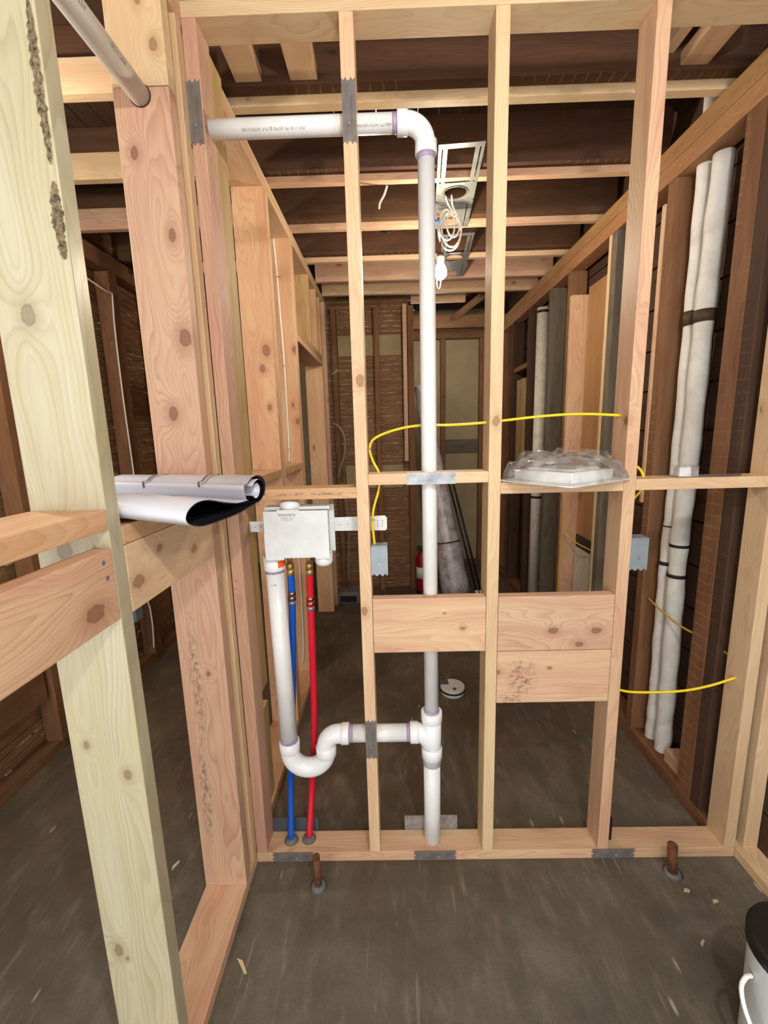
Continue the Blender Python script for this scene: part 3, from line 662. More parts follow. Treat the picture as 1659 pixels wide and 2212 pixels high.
for a_, b_ in (((-0.358, -0.001, 1.294), (-0.288, 0.004, 1.307)), ((-0.243, 0.0005, 1.146), (-0.197, 0.006, 1.153)), ((-0.402, 0.0005, 1.144), (-0.344, 0.006, 1.153))): box('rim_tab', a_, b_, M['boxwhite'], wb, 0.001)
tube('drain_socket', [(-0.390, PY, 1.098), (-0.390, PY, 1.102), (-0.390, PY, 1.150)], [0.0335, 0.0355, 0.0355], M['fitting'], wb, 32)
# strap with holes (bent strip)
bm = bmesh.new()
add_prism(bm, [(-0.476, 1.219), (-0.06, 1.215), (-0.019, 1.214), (-0.013, 1.220), (-0.013, 1.258), (-0.019, 1.265), (-0.06, 1.264), (-0.20, 1.262), (-0.40, 1.256), (-0.476, 1.254)], 1, 0.0913, 0.0937)
stp = link('mounting_strap', bm, M['boxwhite'], wb)
for (x, z) in [(-0.458, 1.236), (-0.438, 1.236), (-0.170, 1.238), (-0.145, 1.238), (-0.118, 1.238)] + [(-0.040 + i * .010 * 1.6 - .004, 1.229 + j * .009) for i in range(2) for j in range(3)]:
    tube('strap_hole', [(x, 0.0905, z), (x, 0.0912, z)], 0.0016, M['ink'], stp, 10)
st = box('sticker', (-0.351, 0.0008, 1.270), (-0.300, 0.0018, 1.297), M['sticker'], wb)
for s_, z_, sz in (('MOWATER XL', 1.290, 0.0085), ('WASH BOX  WB 200', 1.281, 0.0042), ('LISTED ICC-ES PMG', 1.275, 0.0038)):
    bm = text_bm(s_, sz)
    for v in bm.verts: v.co = Vector((v.co.x, -0.0003, v.co.y))
    link('printed_marking', bm, M['ink'], st, (-0.3255, 0.0006, z_))
tube('orange_sticker', [(-0.390, PY, 1.112), (-0.390, PY, 1.135)], 0.0358, M['orange_st'], wb, 32).scale = (1, 1, 1)
# keep only the right-hand slice of the orange wrap
_o = [o for o in C.objects if o.name.startswith('orange_sticker')][0]
_b = bmesh.new(); _b.from_mesh(_o.data)
bmesh.ops.delete(_b, geom=[f for f in _b.faces if not (f.calc_center_median().x > 0.020 and f.calc_center_median().y < 0.02)], context='FACES'); _b.to_mesh(_o.data); _b.free()

# ================================================================ SUPPLY PIPES
def supply(name, ctrl, mat, label, crimp_z, base):
    t = empty(name, base, label, 'water pipe')
    top = Vector(ctrl[0])
    tube('tubing', spline(ctrl, 10), 0.0122, mat, t, 20)
    bm = bmesh.new(); add_tube(bm, [top + Vector((0, 0, 0.065)), top + Vector((0, 0, 0.030))], 0.008, 16); add_tube(bm, [top + Vector((0, 0, 0.030)), top + Vector((0, 0, 0.008))], 0.0135, 6)
    add_tube(bm, [top + Vector((0, 0, 0.008)), top + Vector((0, 0, -0.012))], 0.0124, 16); link('brass_fitting', bm, M['brass'], t)
    P = spline(ctrl, 10)
    for dz, m, r_ in ((0.018, M['copper'], 0.0138), (0, M['copper'], 0.0144), (-0.018, M['galv'], 0.0138)):
        c = min(P, key=lambda q: abs(q.z - (crimp_z + dz))); c = Vector((c.x, c.y, crimp_z + dz)); tube('crimp_ring', [c + Vector((0, 0, 0.006)), c - Vector((0, 0, 0.006))], r_, m, t, 20)
    c = Vector(ctrl[-1]); bm = bmesh.new(); add_tube(bm, [c + Vector((0, 0, .0005)), c + Vector((0, 0, 0.008)), c + Vector((0, 0, 0.012))], [0.026, 0.022, 0.012], 20)
    tag(link('sealant_collar', bm, M['gasket'], t), 'grey sealant ring around the pipe foot')
    return t
supply('cold_water_pipe', [(-0.343, 0.07, 1.085), (-0.348, 0.085, 0.98), (-0.362, 0.105, 0.79), (-0.385, 0.118, 0.50), (-0.405, 0.112, 0.25), (-0.402, 0.050, 0.038)], M['blue'],
       'blue plastic water pipe behind the thick white washer drain', 0.985, (-0.402, 0.05, 0.038))
supply('hot_water_pipe', [(-0.277, 0.065, 1.085), (-0.283, 0.08, 0.98), (-0.293, 0.10, 0.70), (-0.308, 0.120, 0.42), (-0.326, 0.118, 0.22), (-0.336, 0.055, 0.038)], M['red'],
       'red plastic water pipe hanging from the washer outlet box', 0.965, (-0.336, 0.055, 0.038))

# ================================================================ NAIL PLATES (jagged ends, pressed ribs)
def nail_plate(x0, z0, x1, z1, vert, label, mat='galvdark', shown=True):
    a, b = (x0, x1) if not vert else (z0, z1); c0, c1 = (z0, z1) if not vert else (x0, x1); w_ = c1 - c0
    e = 0.006
    P = [(a, c0), (a + e, c0 + w_ * .18), (a - .002, c0 + w_ * .30), (a + e, c0 + w_ * .42), (a + e, c0 + w_ * .58), (a - .002, c0 + w_ * .7), (a + e, c0 + w_ * .82), (a, c1)]
    P += [(b, c1), (b - e, c0 + w_ * .82), (b + .002, c0 + w_ * .70), (b - e, c0 + w_ * .58), (b - e, c0 + w_ * .42), (b + .002, c0 + w_ * .30), (b - e, c0 + w_ * .18), (b, c0)]
    if vert: P = [(q, p) for p, q in P]
    o = Vector((x0, -0.0025, z0)); bm = bmesh.new(); add_prism(bm, [(p[0] - x0, p[1] - z0) for p in P], 1, 0, 0.002)
    for f_ in (0.28, 0.72):
        c = w_ * f_
        if vert: add_box(bm, (c - .0015, -0.0012, 0.008), (c + .0015, 0.0001, z1 - z0 - .008))
        else: add_box(bm, (0.008, -0.0012, c - .0015), (x1 - x0 - .008, 0.0001, c + .0015))
    t = link('nail_plate', bm, M[mat], None, o); tag(t, label, 'nail plate')
    cx_, cz_ = (w_ * .5, (z1 - z0) * .30) if vert else ((x1 - x0) * .58, w_ * .3)
    tube('dimple', [o + Vector((cx_, -0.0018, cz_)), o + Vector((cx_, 0.0, cz_))], [0.0045, 0.0055], M['galv'], t, 14)
    return t
nail_plate(-0.519, 2.322, -0.482, 2.474, True, 'dull steel protection plate on the left end stud near the pipe end')
nail_plate(X1 + .0005, 2.312, X1 + S - .0005, 2.465, True, 'dark steel plate on the narrow stud where it crosses the top pipe')
nail_plate(0.050, 1.377, 0.203, 1.414, False, 'shiny steel plate on the flat block in front of the tall pipe', 'galv')
nail_plate(X1 + .0005, 0.422, X1 + S - .0005, 0.570, True, 'dark steel plate on the narrow stud over the trap arm')
nail_plate(0.056, 0.003, 0.209, 0.040, False, 'steel plate on the sill in front of the white stack foot')
nail_plate(0.697, 0.003, 0.851, 0.040, False, 'steel plate on the sill under the tan stud at right')
nail_plate(-0.460, 0.003, -0.310, 0.040, False, 'steel plate on the sill below the blue and red pipes')
def flat_plate(x0, x1, z1, mat, label):
    o = box('strap_plate', (x0, 0.0895, 0.0), (x1, 0.0915, z1), M[mat]); tag(o, label, 'metal plate')
    for (px, pz) in ((x0 + .01, z1 - .01), (x1 - .01, z1 - .01), (x0 + .01, z1 - .045), (x1 - .01, z1 - .045)):
        tube('screw_hole', [(px, 0.0888, pz), (px, 0.0896, pz)], 0.0022, M['ink'], o, 10)
flat_plate(0.026, 0.226, 0.098, 'galv', 'flat grey steel plate standing behind the white stack foot')
flat_plate(-0.478, -0.306, 0.096, 'slate', 'bluish grey steel plate standing behind the blue and red pipes')

# ================================================================ ELECTRICAL
def jbox(x0, x1, z0, z1, y0, label):
    t = empty('junction_box', (x0, y0, z0), label, 'electrical box')
    bm = bmesh.new(); n = 6; W_ = x1 - x0; H_ = z1 - z0
    P = [(0, H_)] + [(0, 0.006)]
    for k in range(3): P += [(W_ * (k + .15) / 3, 0.0), (W_ * (k + .5) / 3, 0.007), (W_ * (k + .85) / 3, 0.0)]
    P += [(W_, 0.006), (W_, H_)]
    add_prism(bm, P, 1, 0, 0.002); add_box(bm, (0, 0.002, 0.008), (0.002, 0.055, H_)); add_box(bm, (W_ - .002, 0.002, 0.008), (W_, 0.055, H_))
    add_box(bm, (0, 0.002, H_ - .002), (W_, 0.055, H_)); add_box(bm, (0, 0.0, H_), (W_, 0.050, H_ + .004), 0.001)
    link('box_shell', bm, M['slate2'], t, (x0, y0, z0))
    tube('knockout', [(x0 + W_ * .5, y0 - .0018, z0 + H_ * .42), (x0 + W_ * .5, y0 + .001, z0 + H_ * .42)], [0.0055, 0.0065], M['galv'], t, 16)
    return t
M['slate2'] = plain('grey_zinc', (150, 160, 168), 0.4, 0.35, var=0.15, scale=24)
jbox(X1 + S + .0005, -0.013, 1.083, 1.178, 0.006, 'grey metal electrical box on the narrow stud right of the washer box')
jbox(X3 + S + .0005, 0.813, 1.083, 1.186, 0.004, 'grey metal electrical box on the right side of the tan stud')
def cable(ctrl, mat, label, r=0.0042, name='electrical_cable', n=8, group=None, cat='cable'):
    o = tube(name, spline(ctrl, n), r, mat, None, 10); return tag(o, label, cat, group)
yc = cable([(X3 + .002, 0.045, 1.571), (0.60, 0.045, 1.578), (0.48, 0.045, 1.575), (0.30, 0.045, 1.560), (0.20, 0.088, 1.556), (0.10, 0.090, 1.557), (0.02, 0.070, 1.545),
       (-0.045, 0.050, 1.520), (-0.061, 0.045, 1.488), (-0.052, 0.045, 1.450), (-0.034, 0.045, 1.410), (-0.036, 0.045, 1.36), (-0.056, 0.045, 1.29), (-0.058, 0.040, 1.23), (-0.054, 0.035, 1.172)],
      M['yellow'], 'bright yellow cable running level behind the tall white pipe and down to the left box')
cable([(X3 + S - .001, 0.05, 1.425), (0.790, 0.05, 1.405), (0.806, 0.05, 1.376), (0.803, 0.05, 1.34), (0.785, 0.05, 1.315), (X3 + S - .001, 0.05, 1.290)], M['yellow'], 'short yellow cable loop right of the tan stud by the flat block')
cable([(X3 + S - .001, 0.045, 0.648), (0.81, 0.045, 0.632), (0.90, 0.045, 0.628), (1.00, 0.045, 0.632), (1.09, 0.045, 0.650), (1.171, 0.045, 0.678)], M['yellow'], 'yellow cable sagging low at the right toward the corner stud')
cable([(1.20, 0.614, 0.745), (1.185, 0.50, 0.735), (1.185, 0.37, 0.722), (1.19, 0.268, 0.725)], M['yellow_dim'], 'dusty yellow cable crossing in front of the wrapped pipes')
cable([(1.195, 0.134, 0.728), (1.195, 0.09, 0.722), (1.20, 0.04, 0.70)], M['yellow_dim'], 'short dusty yellow cable between the nail holed stud and the corner stud')
cable([(1.18, 1.579, 1.30), (1.165, 1.55, 1.15), (1.165, 1.56, 0.95), (1.165, 1.58, 0.70), (1.165, 1.585, 0.45), (1.165, 1.585, 0.07)], M['yellow_dim'], 'yellow cable stapled down the fresh stud in the right wall')
cable([(1.165, 1.555, 0.86), (1.19, 1.46, 0.815), (1.235, 1.30, 0.79), (1.262, 1.22, 0.78)], M['yellow_dim'], 'branch of yellow cable entering the torn hole in the plywood')
wc = cable([(-0.603, 1.246, 2.598), (-0.597, 1.246, 2.45), (-0.592, 1.246, 2.2), (-0.587, 1.246, 1.95), (-0.588, 1.246, 1.70), (-0.590, 1.246, 1.48), (-0.594, 1.244, 1.385)], M['white_cable'], 'white cable stapled down the orange stud of the left wall', 0.005)
for z in (2.40, 1.93, 1.46): box('staple', (-0.60, 1.238, z), (-0.578, 1.242, z + .003), M['galvdark'], wc)
for (x, z) in ((-0.0615, 1.488), (-0.057, 1.26)): box('staple', (x - .006, 0.036, z), (x + .006, 0.040, z + .003), M['galvdark'], yc)
cable([(-0.582, 1.24, 1.14), (-0.573, 1.24, 0.80), (-0.572, 1.24, 0.50), (-0.58, 1.24, 0.19), (-0.592, 1.235, 0.10)], M['white_cable'], 'loose white cable end hanging below washer box height behind the red pipe', 0.005)
cable([(-1.665, 1.485, 2.42), (-1.67, 1.475, 2.2), (-1.67, 1.47, 1.8), (-1.67, 1.48, 1.3), (-1.67, 1.48, 0.9), (-1.665, 1.46, 0.62)], M['white_cable'], 'thin white cable down the stud of the far left lath wall', 0.005)
cable([(-1.67, 1.10, 2.47), (-1.67, 1.25, 2.44), (-1.67, 1.42, 2.42), (-1.665, 1.485, 2.42)], M['white_cable'], 'thin white cable curving along the top of the far left lath wall', 0.005)
cable([(-1.67, 1.30, 0.45), (-1.66, 1.34, 0.50), (-1.65, 1.42, 0.46), (-1.65, 1.44, 0.30), (-1.66, 1.44, 0.12)], M['white_cable'], 'looping white cable low on the far left wall below the grey box', 0.005)
tag(box('junction_box', (-1.70, 1.28, 0.38), (-1.655, 1.36, 0.49), M['slate2'], None, 0.003), 'small grey box low on the far left wall', 'electrical box')
cable([(-0.49, 2.55, 1.64), (-0.43, 2.56, 1.60), (-0.39, 2.56, 1.50), (-0.40, 2.56, 1.36), (-0.44, 2.56, 1.25), (-0.47, 2.56, 1.15)], M['greycable'], 'grey cable loop sticking out beside the far door stud', 0.009)
cable([(-0.43, 2.56, 1.12), (-0.40, 2.56, 0.9), (-0.385, 2.56, 0.7), (-0.40, 2.56, 0.45), (-0.41, 2.54, 0.19)], M['greycable'], 'thin grey cable hanging down to the dark box on the floor', 0.006)
cable([(0.02, 0.90, 2.661), (0.005, 0.915, 2.63), (-0.015, 0.92, 2.60), (-0.02, 0.92, 2.575)], M['white_cable'], 'short white wire end poking from the second joist', 0.005)
bx = box('floor_box', (-0.50, 2.46, 0.001), (-0.30, 2.60, 0.11), M['gasket'], None, 0.006); tag(bx, 'dark cardboard like box on the floor before the lath wall', 'box')
box('box_opening', (-0.48, 2.458, 0.015), (-0.33, 2.462, 0.075), M['black'], bx)

# light fixture bracket: slotted steel plate under the joists
def bracket(c, ang, label, L=0.72, Wd=0.185):
    t = empty('light_bracket', c, label, 'light bracket'); t.rotation_euler = (0, 0, ang)
    bm = bmesh.new(); w2 = Wd / 2; l2 = L / 2; z = -0.004
    zc = [0.0]
    def R_(x0, y0, x1, y1):
        zc[0] += 0.00013; add_box(bm, (x0, y0, z + zc[0]), (x1, y1, z + zc[0] + 0.0015))
    # front window frame
    R_(-w2, -l2, w2, -l2 + .03)
    R_(-w2, -l2, -w2 + .013, -0.07); R_(-w2 + .019, -l2, -w2 + .037, -0.07); R_(w2 - .013, -l2, w2, -0.07); R_(w2 - .037, -l2, w2 - .019, -0.07)
    # middle plate with a round hole
    n = 28; ro = 0.052
    circ = [bm.verts.new((ro * math.cos(2 * PI * k / n), ro * math.sin(2 * PI * k / n), z)) for k in range(n)]
    def sq(k):
        a = 2 * PI * k / n; cx_, sy_ = math.cos(a), math.sin(a); m = max(abs(cx_), abs(sy_)); return (w2 * cx_ / m, 0.085 * sy_ / m - 0.0, z)
    out = [bm.verts.new(sq(k)) for k in range(n)]
    for k in range(n): bm.faces.new((circ[k], out[k], out[(k + 1) % n], circ[(k + 1) % n]))
    R_(-w2, 0.085, w2 - .055, l2 - .12); R_(-w2, 0.085, -w2 + .060, l2); R_(w2 - .022, 0.085, w2, l2); R_(w2 - .055, 0.085, w2 - .027, l2); R_(-w2, 0.080, w2, 0.12); R_(-w2, l2 - .02, w2, l2)
    link('bracket_plate', bm, M['bracket'], None).parent = t
    bm = bmesh.new(); ring = [Vector((0.058 * math.cos(2 * PI * k / 40), 0.058 * math.sin(2 * PI * k / 40), -0.006)) for k in range(41)]; add_tube(bm, ring, 0.003, 8, False)
    link('embossed_ring', bm, M['galvdark'], None).parent = t
    bm = bmesh.new(); add_box(bm, (-0.035, -0.083, -0.0060), (0.035, -0.072, -0.0042)); link('label_sticker', bm, M['sticker'], None).parent = t
    return t
bracket((0.345, 0.972, 2.6605), -0.075, 'steel fixture bracket under the joists above the bare bulb')
bracket((0.455, 1.76, 2.6605), -0.075, 'second steel fixture bracket further back behind the bulb', L=0.70)

cl = empty('coiled_cable', (0.345, 1.08, 2.60), 'coil of white cable hanging from the steel bracket', 'cable coil')
for k, (cx_, cz_, rx, rz) in enumerate(((0.318, 2.565, 0.040, 0.075), (0.352, 2.570, 0.032, 0.062), (0.345, 2.555, 0.050, 0.088), (0.338, 2.545, 0.058, 0.090))):
    tube('cable_loop', [(cx_ + rx * math.cos(a), 1.08 + 0.012 * k + 0.01 * math.sin(a), cz_ + rz * math.sin(a)) for a in [2 * PI * q / 36 for q in range(37)]], 0.0045, M['white_cable'], cl, 10, False)
tube('cable_lead', spline([(0.330, 1.0, 2.66), (0.345, 1.06, 2.64), (0.375, 1.08, 2.60), (0.395, 1.09, 2.55)], 8), 0.0045, M['white_cable'], cl, 10)
tube('cable_lead', spline([(0.300, 1.0, 2.66), (0.320, 1.05, 2.645), (0.350, 1.08, 2.62)], 8), 0.0045, M['white_cable'], cl, 10)
for (a, b) in (((0.247, 1.06, 2.60), (0.262, 1.07, 2.572)), ((0.272, 1.06, 2.61), (0.274, 1.07, 2.575))):
    A = Vector(a); B = Vector(b); tube('wire_splice', [A, A + (B - A) * .5], 0.006, M['orange_st'], cl, 10); tube('wire_splice', [A + (B - A) * .5, B], 0.006, M['blue'], cl, 10)
    tube('cable_lead', [B, Vector((0.285, 1.08, 2.49))], 0.0025, M['white_cable'], cl, 8)

lb = empty('hanging_bulb', (0.287, 1.10, 2.50), 'glowing bare bulb hanging on a wire below the cable coil', 'light bulb')
tube('bulb_wire', [(0.288, 1.09, 2.49), (0.289, 1.10, 2.45), (0.289, 1.10, 2.425)], 0.003, M['socket'], lb, 8)
tube('socket', [(0.289, 1.10, 2.448), (0.289, 1.10, 2.438), (0.289, 1.10, 2.412)], [0.008, 0.019, 0.020], M['socket'], lb, 16)
bm = bmesh.new(); add_tube(bm, [(0, 0, 0), (0, 0, -0.02), (0, 0, -0.042), (0, 0, -0.058), (0, 0, -0.076), (0, 0, -0.092), (0, 0, -0.100)], [0.014, 0.017, 0.028, 0.034, 0.033, 0.020, 0.003], 24)
bo = link('bulb', bm, M['bulb'], lb, (0.287, 1.10, 2.412)); bo.visible_shadow = True
tube('pull_loop', [(0.278 + 0.010 * math.cos(a), 1.10, 2.300 + 0.030 * math.sin(a)) for a in [2 * PI * q / 24 for q in range(25)]], 0.0028, M['white_cable'], lb, 8, False)

# ================================================================ VINYL ROLL on the left block
def roll():
    t = empty('vinyl_roll', (-0.6, -0.33, 1.372), 'rolled white vinyl sheet with black inside lying on the left blocks', 'roll')
    P = []
    cy, cz, R_ = -0.215, 1.425, 0.048
    for k in range(14): a = -2.6 + k * 0.38; P.append((cy + 0.030 * math.cos(a) * 0.8, cz + 0.030 * math.sin(a)))
    for k in range(1, 18): a = 2.35 - k * 0.24; P.append((cy + 0.01 + (0.034 + 0.0009 * k) * math.cos(a), cz + (0.036 + 0.0007 * k) * math.sin(a)))
    # bottom out toward the camera, lobe, back over
    P += [(-0.26, 1.3765), (-0.32, 1.3755), (-0.38, 1.3760), (-0.43, 1.3790), (-0.462, 1.392), (-0.472, 1.408), (-0.462, 1.425), (-0.438, 1.436), (-0.405, 1.434), (-0.36, 1.418), (-0.31, 1.404), (-0.262, 1.402)]
    def sq(y, z): return (-0.27 + (y + 0.27) * 1.28 if y < -0.27 else y, 1.3775 + (z - 1.377) * (0.66 if y > -0.27 else 0.86))
    P = [sq(y, z) for y, z in P]
    Q = spline([(0, y, z) for y, z in P], 3)
    th = 0.0022; x0, x1 = -0.662, -0.352; nx = 14
    bm = bmesh.new(); N = len(Q); V = []
    for s in (0, 1):
        row = []
        for i, q in enumerate(Q):
            a = Q[max(i - 1, 0)]; b = Q[min(i + 1, N - 1)]; d = (b - a).normalized(); nrm = Vector((0, d.z, -d.y)) * (th / 2 if s else -th / 2)
            xs_ = x0 - (0.07 if q.y > -0.28 else 0.0); row.append([bm.verts.new((xs_ + (x1 - xs_) * j / nx, q.y + nrm.y, q.z + nrm.z)) for j in range(nx + 1)])
        V.append(row)
    for s in (0, 1):
        for i in range(N - 1):
            for j in range(nx):
                f = bm.faces.new((V[s][i][j], V[s][i + 1][j], V[s][i + 1][j + 1], V[s][i][j + 1])); f.smooth = True; f.material_index = 1 if s == SIDE else 0
    for i in range(N - 1): f = bm.faces.new((V[0][i][nx], V[0][i + 1][nx], V[1][i + 1][nx], V[1][i][nx])); f.material_index = 1
    link('vinyl_sheet', bm, [M['rollwhite'], M['rolldark']], t)
    # outer wrap hugging both parts
    O = [(-0.168, 1.392), (-0.157, 1.425), (-0.165, 1.455), (-0.195, 1.4755), (-0.235, 1.4765), (-0.262, 1.462), (-0.276, 1.440), (-0.274, 1.418), (-0.268, 1.406)]
    bm = bmesh.new(); Q = spline([(0,) + sq(y, z) for y, z in O], 4); rows = []
    for d in (0.0015, 0.0031):
        rr_ = []
        for q in Q:
            n_ = Vector((0, q.y + 0.215, (q.z - 1.405) * 1.6)).normalized(); rr_.append([bm.verts.new((x, q.y + n_.y * d, q.z + n_.z * d)) for x in (x0 - 0.07, x1)])
        rows.append(rr_)
    for s in (0, 1):
        for i in range(len(Q) - 1):
            f = bm.faces.new((rows[s][i][0], rows[s][i + 1][0], rows[s][i + 1][1], rows[s][i][1])); f.smooth = True; f.material_index = 1 - s
    for i in range(len(Q) - 1): f = bm.faces.new((rows[0][i][1], rows[0][i + 1][1], rows[1][i + 1][1], rows[1][i][1])); f.material_index = 1
    link('outer_wrap', bm, [M['rollwhite'], M['rolldark']], t)
    for xb in (-0.62, -0.47):
        bm = bmesh.new(); rows = []
        for q in Q[3:]:
            n_ = Vector((0, q.y + 0.215, (q.z - 1.405) * 1.6)).normalized(); rows.append([bm.verts.new((xb + o_, q.y + n_.y * .004, q.z + n_.z * .004)) for o_ in (-0.003, 0.003)])
        for i in range(len(rows) - 1): bm.faces.new((rows[i][0], rows[i + 1][0], rows[i + 1][1], rows[i][1]))
        link('rubber_band', bm, M['band'], t)
    th_ = -0.13; ca, sa = math.cos(th_), math.sin(th_)
    for ch in t.children:
        for v in ch.data.vertices:
            w_ = v.co + ch.location + t.location; dx, dy = w_.x + 0.36, w_.y + 0.25
            w_ = Vector((-0.36 + dx * ca - dy * sa, -0.255 + dx * sa + dy * ca, w_.z - 0.004 - 0.10 * max(0.0, w_.x + 0.51) * min(1.0, max(0.25, (-0.12 - w_.y) * 5)))); v.co = w_ - ch.location - t.location
SIDE = 1
roll()

# ================================================================ BAGGED WHITE FIXTURE
def bagged():
    t = empty('ceiling_fixture', (0.535, 0.01, 1.377), 'white square ceiling fixture lying on the block inside the clear bag', 'light fixture')
    t.rotation_euler = (0, 0, 0.60)
    bm = bmesh.new(); add_box(bm, (-0.150, -0.130, 0.001), (0.150, 0.130, 0.005), 0.001); link('base_plate', bm, M['boxwhite'], None).parent = t
    bm = bmesh.new(); add_box(bm, (-0.105, -0.100, 0.005), (0.105, 0.100, 0.036), 0.003); add_box(bm, (-0.075, -0.072, 0.036), (0.075, 0.072, 0.042), 0.002); link('housing', bm, M['boxwhite'], None).parent = t
    b = empty('plastic_bag', (0.535, 0.01, 1.377), 'crumpled clear plastic bag wrapped round the white fixture', 'plastic bag')
    bm = bmesh.new(); n = 72; m = 26; rows = []
    for j in range(m + 1):
        v = j / m; row = []
        for i in range(n):
            a = 2 * PI * i / n; ca, sa = math.cos(a), math.sin(a)
            k = 1.0 / (abs(ca) ** 2.6 + abs(sa) ** 2.6) ** (1 / 2.6)
            rx, ry = 0.172, 0.160; rad = math.cos(v * PI / 2) ** 0.55 if v < 1 else 0.0
            x = rx * k * ca * rad; y = ry * k * sa * rad; z = 0.0065 + 0.064 * (1 - (1 - v) ** 2.2)
            wz = mnoise.noise(Vector((x * 14 + 3, y * 14, v * 3))) * 0.018 + abs(mnoise.noise(Vector((x * 30, y * 30 + 5, v * 6)))) * 0.014
            x += mnoise.noise(Vector((a * 3, v * 5, 1.0))) * 0.012 * (1 - v); y += mnoise.noise(Vector((a * 3, v * 5, 7.0))) * 0.012 * (1 - v)
            z += wz * (min(1.0, v * 3)) ; z = max(z, 0.0068 + 0.004 * v)
            if rad < 0.75: z = max(z, 0.045)
            row.append(bm.verts.new(Matrix.Rotation(0.60, 3, 'Z') @ Vector((x, y, z))))
        rows.append(row)
    for j in range(m):
        for i in range(n):
            f = bm.faces.new((rows[j][i], rows[j][(i + 1) % n], rows[j + 1][(i + 1) % n], rows[j + 1][i])); f.smooth = True
    # crumpled neck of the bag pointing to the back right
    link('bag_film', bm, M['bag'], None).parent = b
    bm = bmesh.new(); rows = []
    for j in range(19):
        v = j / 18; row = []
        for i in range(25):
            u = i / 24 - 0.5; x = 0.30 * u + 0.02; y = 0.03 + 0.02 * math.sin(u * 14)
            z = 0.050 + 0.046 * v * (1 - 1.2 * u * u) + 0.014 * mnoise.noise(Vector((u * 9, v * 4, 2)))
            y += 0.030 * mnoise.noise(Vector((u * 8, v * 5, 9))) + 0.02 * v; row.append(bm.verts.new((x, y, z)))
        rows.append(row)
    for j in range(18):
        for i in range(24): f = bm.faces.new((rows[j][i], rows[j][i + 1], rows[j + 1][i + 1], rows[j + 1][i])); f.smooth = True
    link('bag_neck', bm, M['bag'], None).parent = b
bagged()
# small clear pack on a dark sheet
t = empty('blister_pack', (0.96, 0.03, 1.377), 'small clear plastic box with white insert on a grey sheet at right', 'package')
bm = bmesh.new(); add_prism(bm, [(0.86, 0.088), (1.13, 0.07), (1.08, 0.012), (0.98, 0.002), (0.90, 0.03)], 2, 1.3772, 1.3784); link('backing_sheet', bm, M['galvdark'], t)
box('insert', (0.895, 0.014, 1.379), (0.930, 0.045, 1.408), M['boxwhite'], t, 0.002); box('clear_cover', (0.888, 0.008, 1.3786), (0.950, 0.052, 1.413), M['bag'], t, 0.002)

# ================================================================ WRAPPED PIPES IN THE RIGHT WALL
def wrapped(label, pts, r, bands, name='insulated_pipe'):
    t = empty(name, pts[0], label, 'insulated pipe')
    P = spline(pts, 14); rng = random.Random(len(label)); L = len(P)
    bm = bmesh.new(); add_tube(bm, [p - Vector(pts[0]) for p in P], [r * (1 + 0.05 * math.sin(i * .9) + 0.05 * rng.random()) for i in range(L)], 20)
    link('insulation_sleeve', bm, M['insul'], t, pts[0])
    for z, h, m in bands:
        c = min(P, key=lambda q: abs(q.z - z)); tube('tape_band', [c + Vector((0, 0, h / 2)), c - Vector((0, 0, h / 2))], r * 1.14, M[m], t, 20)
wrapped('thicker white wrapped pipe in the right wall, right of the two', [(1.235, 0.463, 0.0), (1.235, 0.468, 0.10), (1.235, 0.472, 0.5), (1.235, 0.485, 1.0), (1.235, 0.472, 1.4), (1.235, 0.468, 1.95), (1.235, 0.448, 2.50)], 0.0335,
        [(1.045, .012, 'blacktape'), (0.885, .014, 'blacktape'), (1.965, .045, 'browntape')])
wrapped('thinner white wrapped pipe in the right wall, left of the two', [(1.235, 0.565, 0.0), (1.235, 0.555, 0.08), (1.235, 0.552, 0.30), (1.235, 0.560, 0.7), (1.235, 0.560, 1.0), (1.235, 0.545, 1.4), (1.235, 0.545, 2.0), (1.235, 0.545, 2.50), (1.235, 0.53, 2.87)], 0.0265,
        [(0.935, .016, 'blacktape'), (1.10, .005, 'blacktape'), (1.955, .055, 'browntape')])
fp = empty('stack_pipe', (1.215, 2.20, 0.06), 'dusty white pipe standing far back in the right wall', 'pipe')
tube('pipe', [(1.215, 2.25, 0.061), (1.215, 2.25, 2.46)], 0.045, M['oldpipe'], fp, 24)
for z in (2.42, 0.98): tube('pipe_strap', [(1.215, 2.25, z), (1.215, 2.25, z + .018)], 0.048, M['black'], fp, 24)
tag(tube('ceiling_duct', [(0.95, 2.62, 2.80), (1.24, 2.62, 2.80)], 0.045, M['duct'], None, 20), 'round grey duct up between the joists at the far right', 'duct')
# torn hole and foam on the plywood
tp = box('torn_plaster', (1.262, 1.36, 0.36), (1.269, 1.575, 0.74), M['plasterwhite']); tag(tp, 'torn whitish paper piece low on the orange plywood', 'torn paper')
box('dark_hole', (1.2665, 1.36, 0.745), (1.2695, 1.575, 0.83), M['black'], tp)
bm = bmesh.new(); bmesh.ops.create_icosphere(bm, subdivisions=3, radius=0.022)
for v in bm.verts: v.co *= 1 + 0.5 * mnoise.noise(v.co * 60)
tag(link('spray_foam', bm, M['foam'], None, (1.155, 1.50, 1.245), True), 'lump of hardened foam under the bagged fixture block', 'foam')
tag(box('junction_box', (1.10, 1.52, 1.235), (1.17, 1.585, 1.32), M['slate2'], None, 0.002), 'grey electrical box behind the block that carries the bag', 'electrical box')

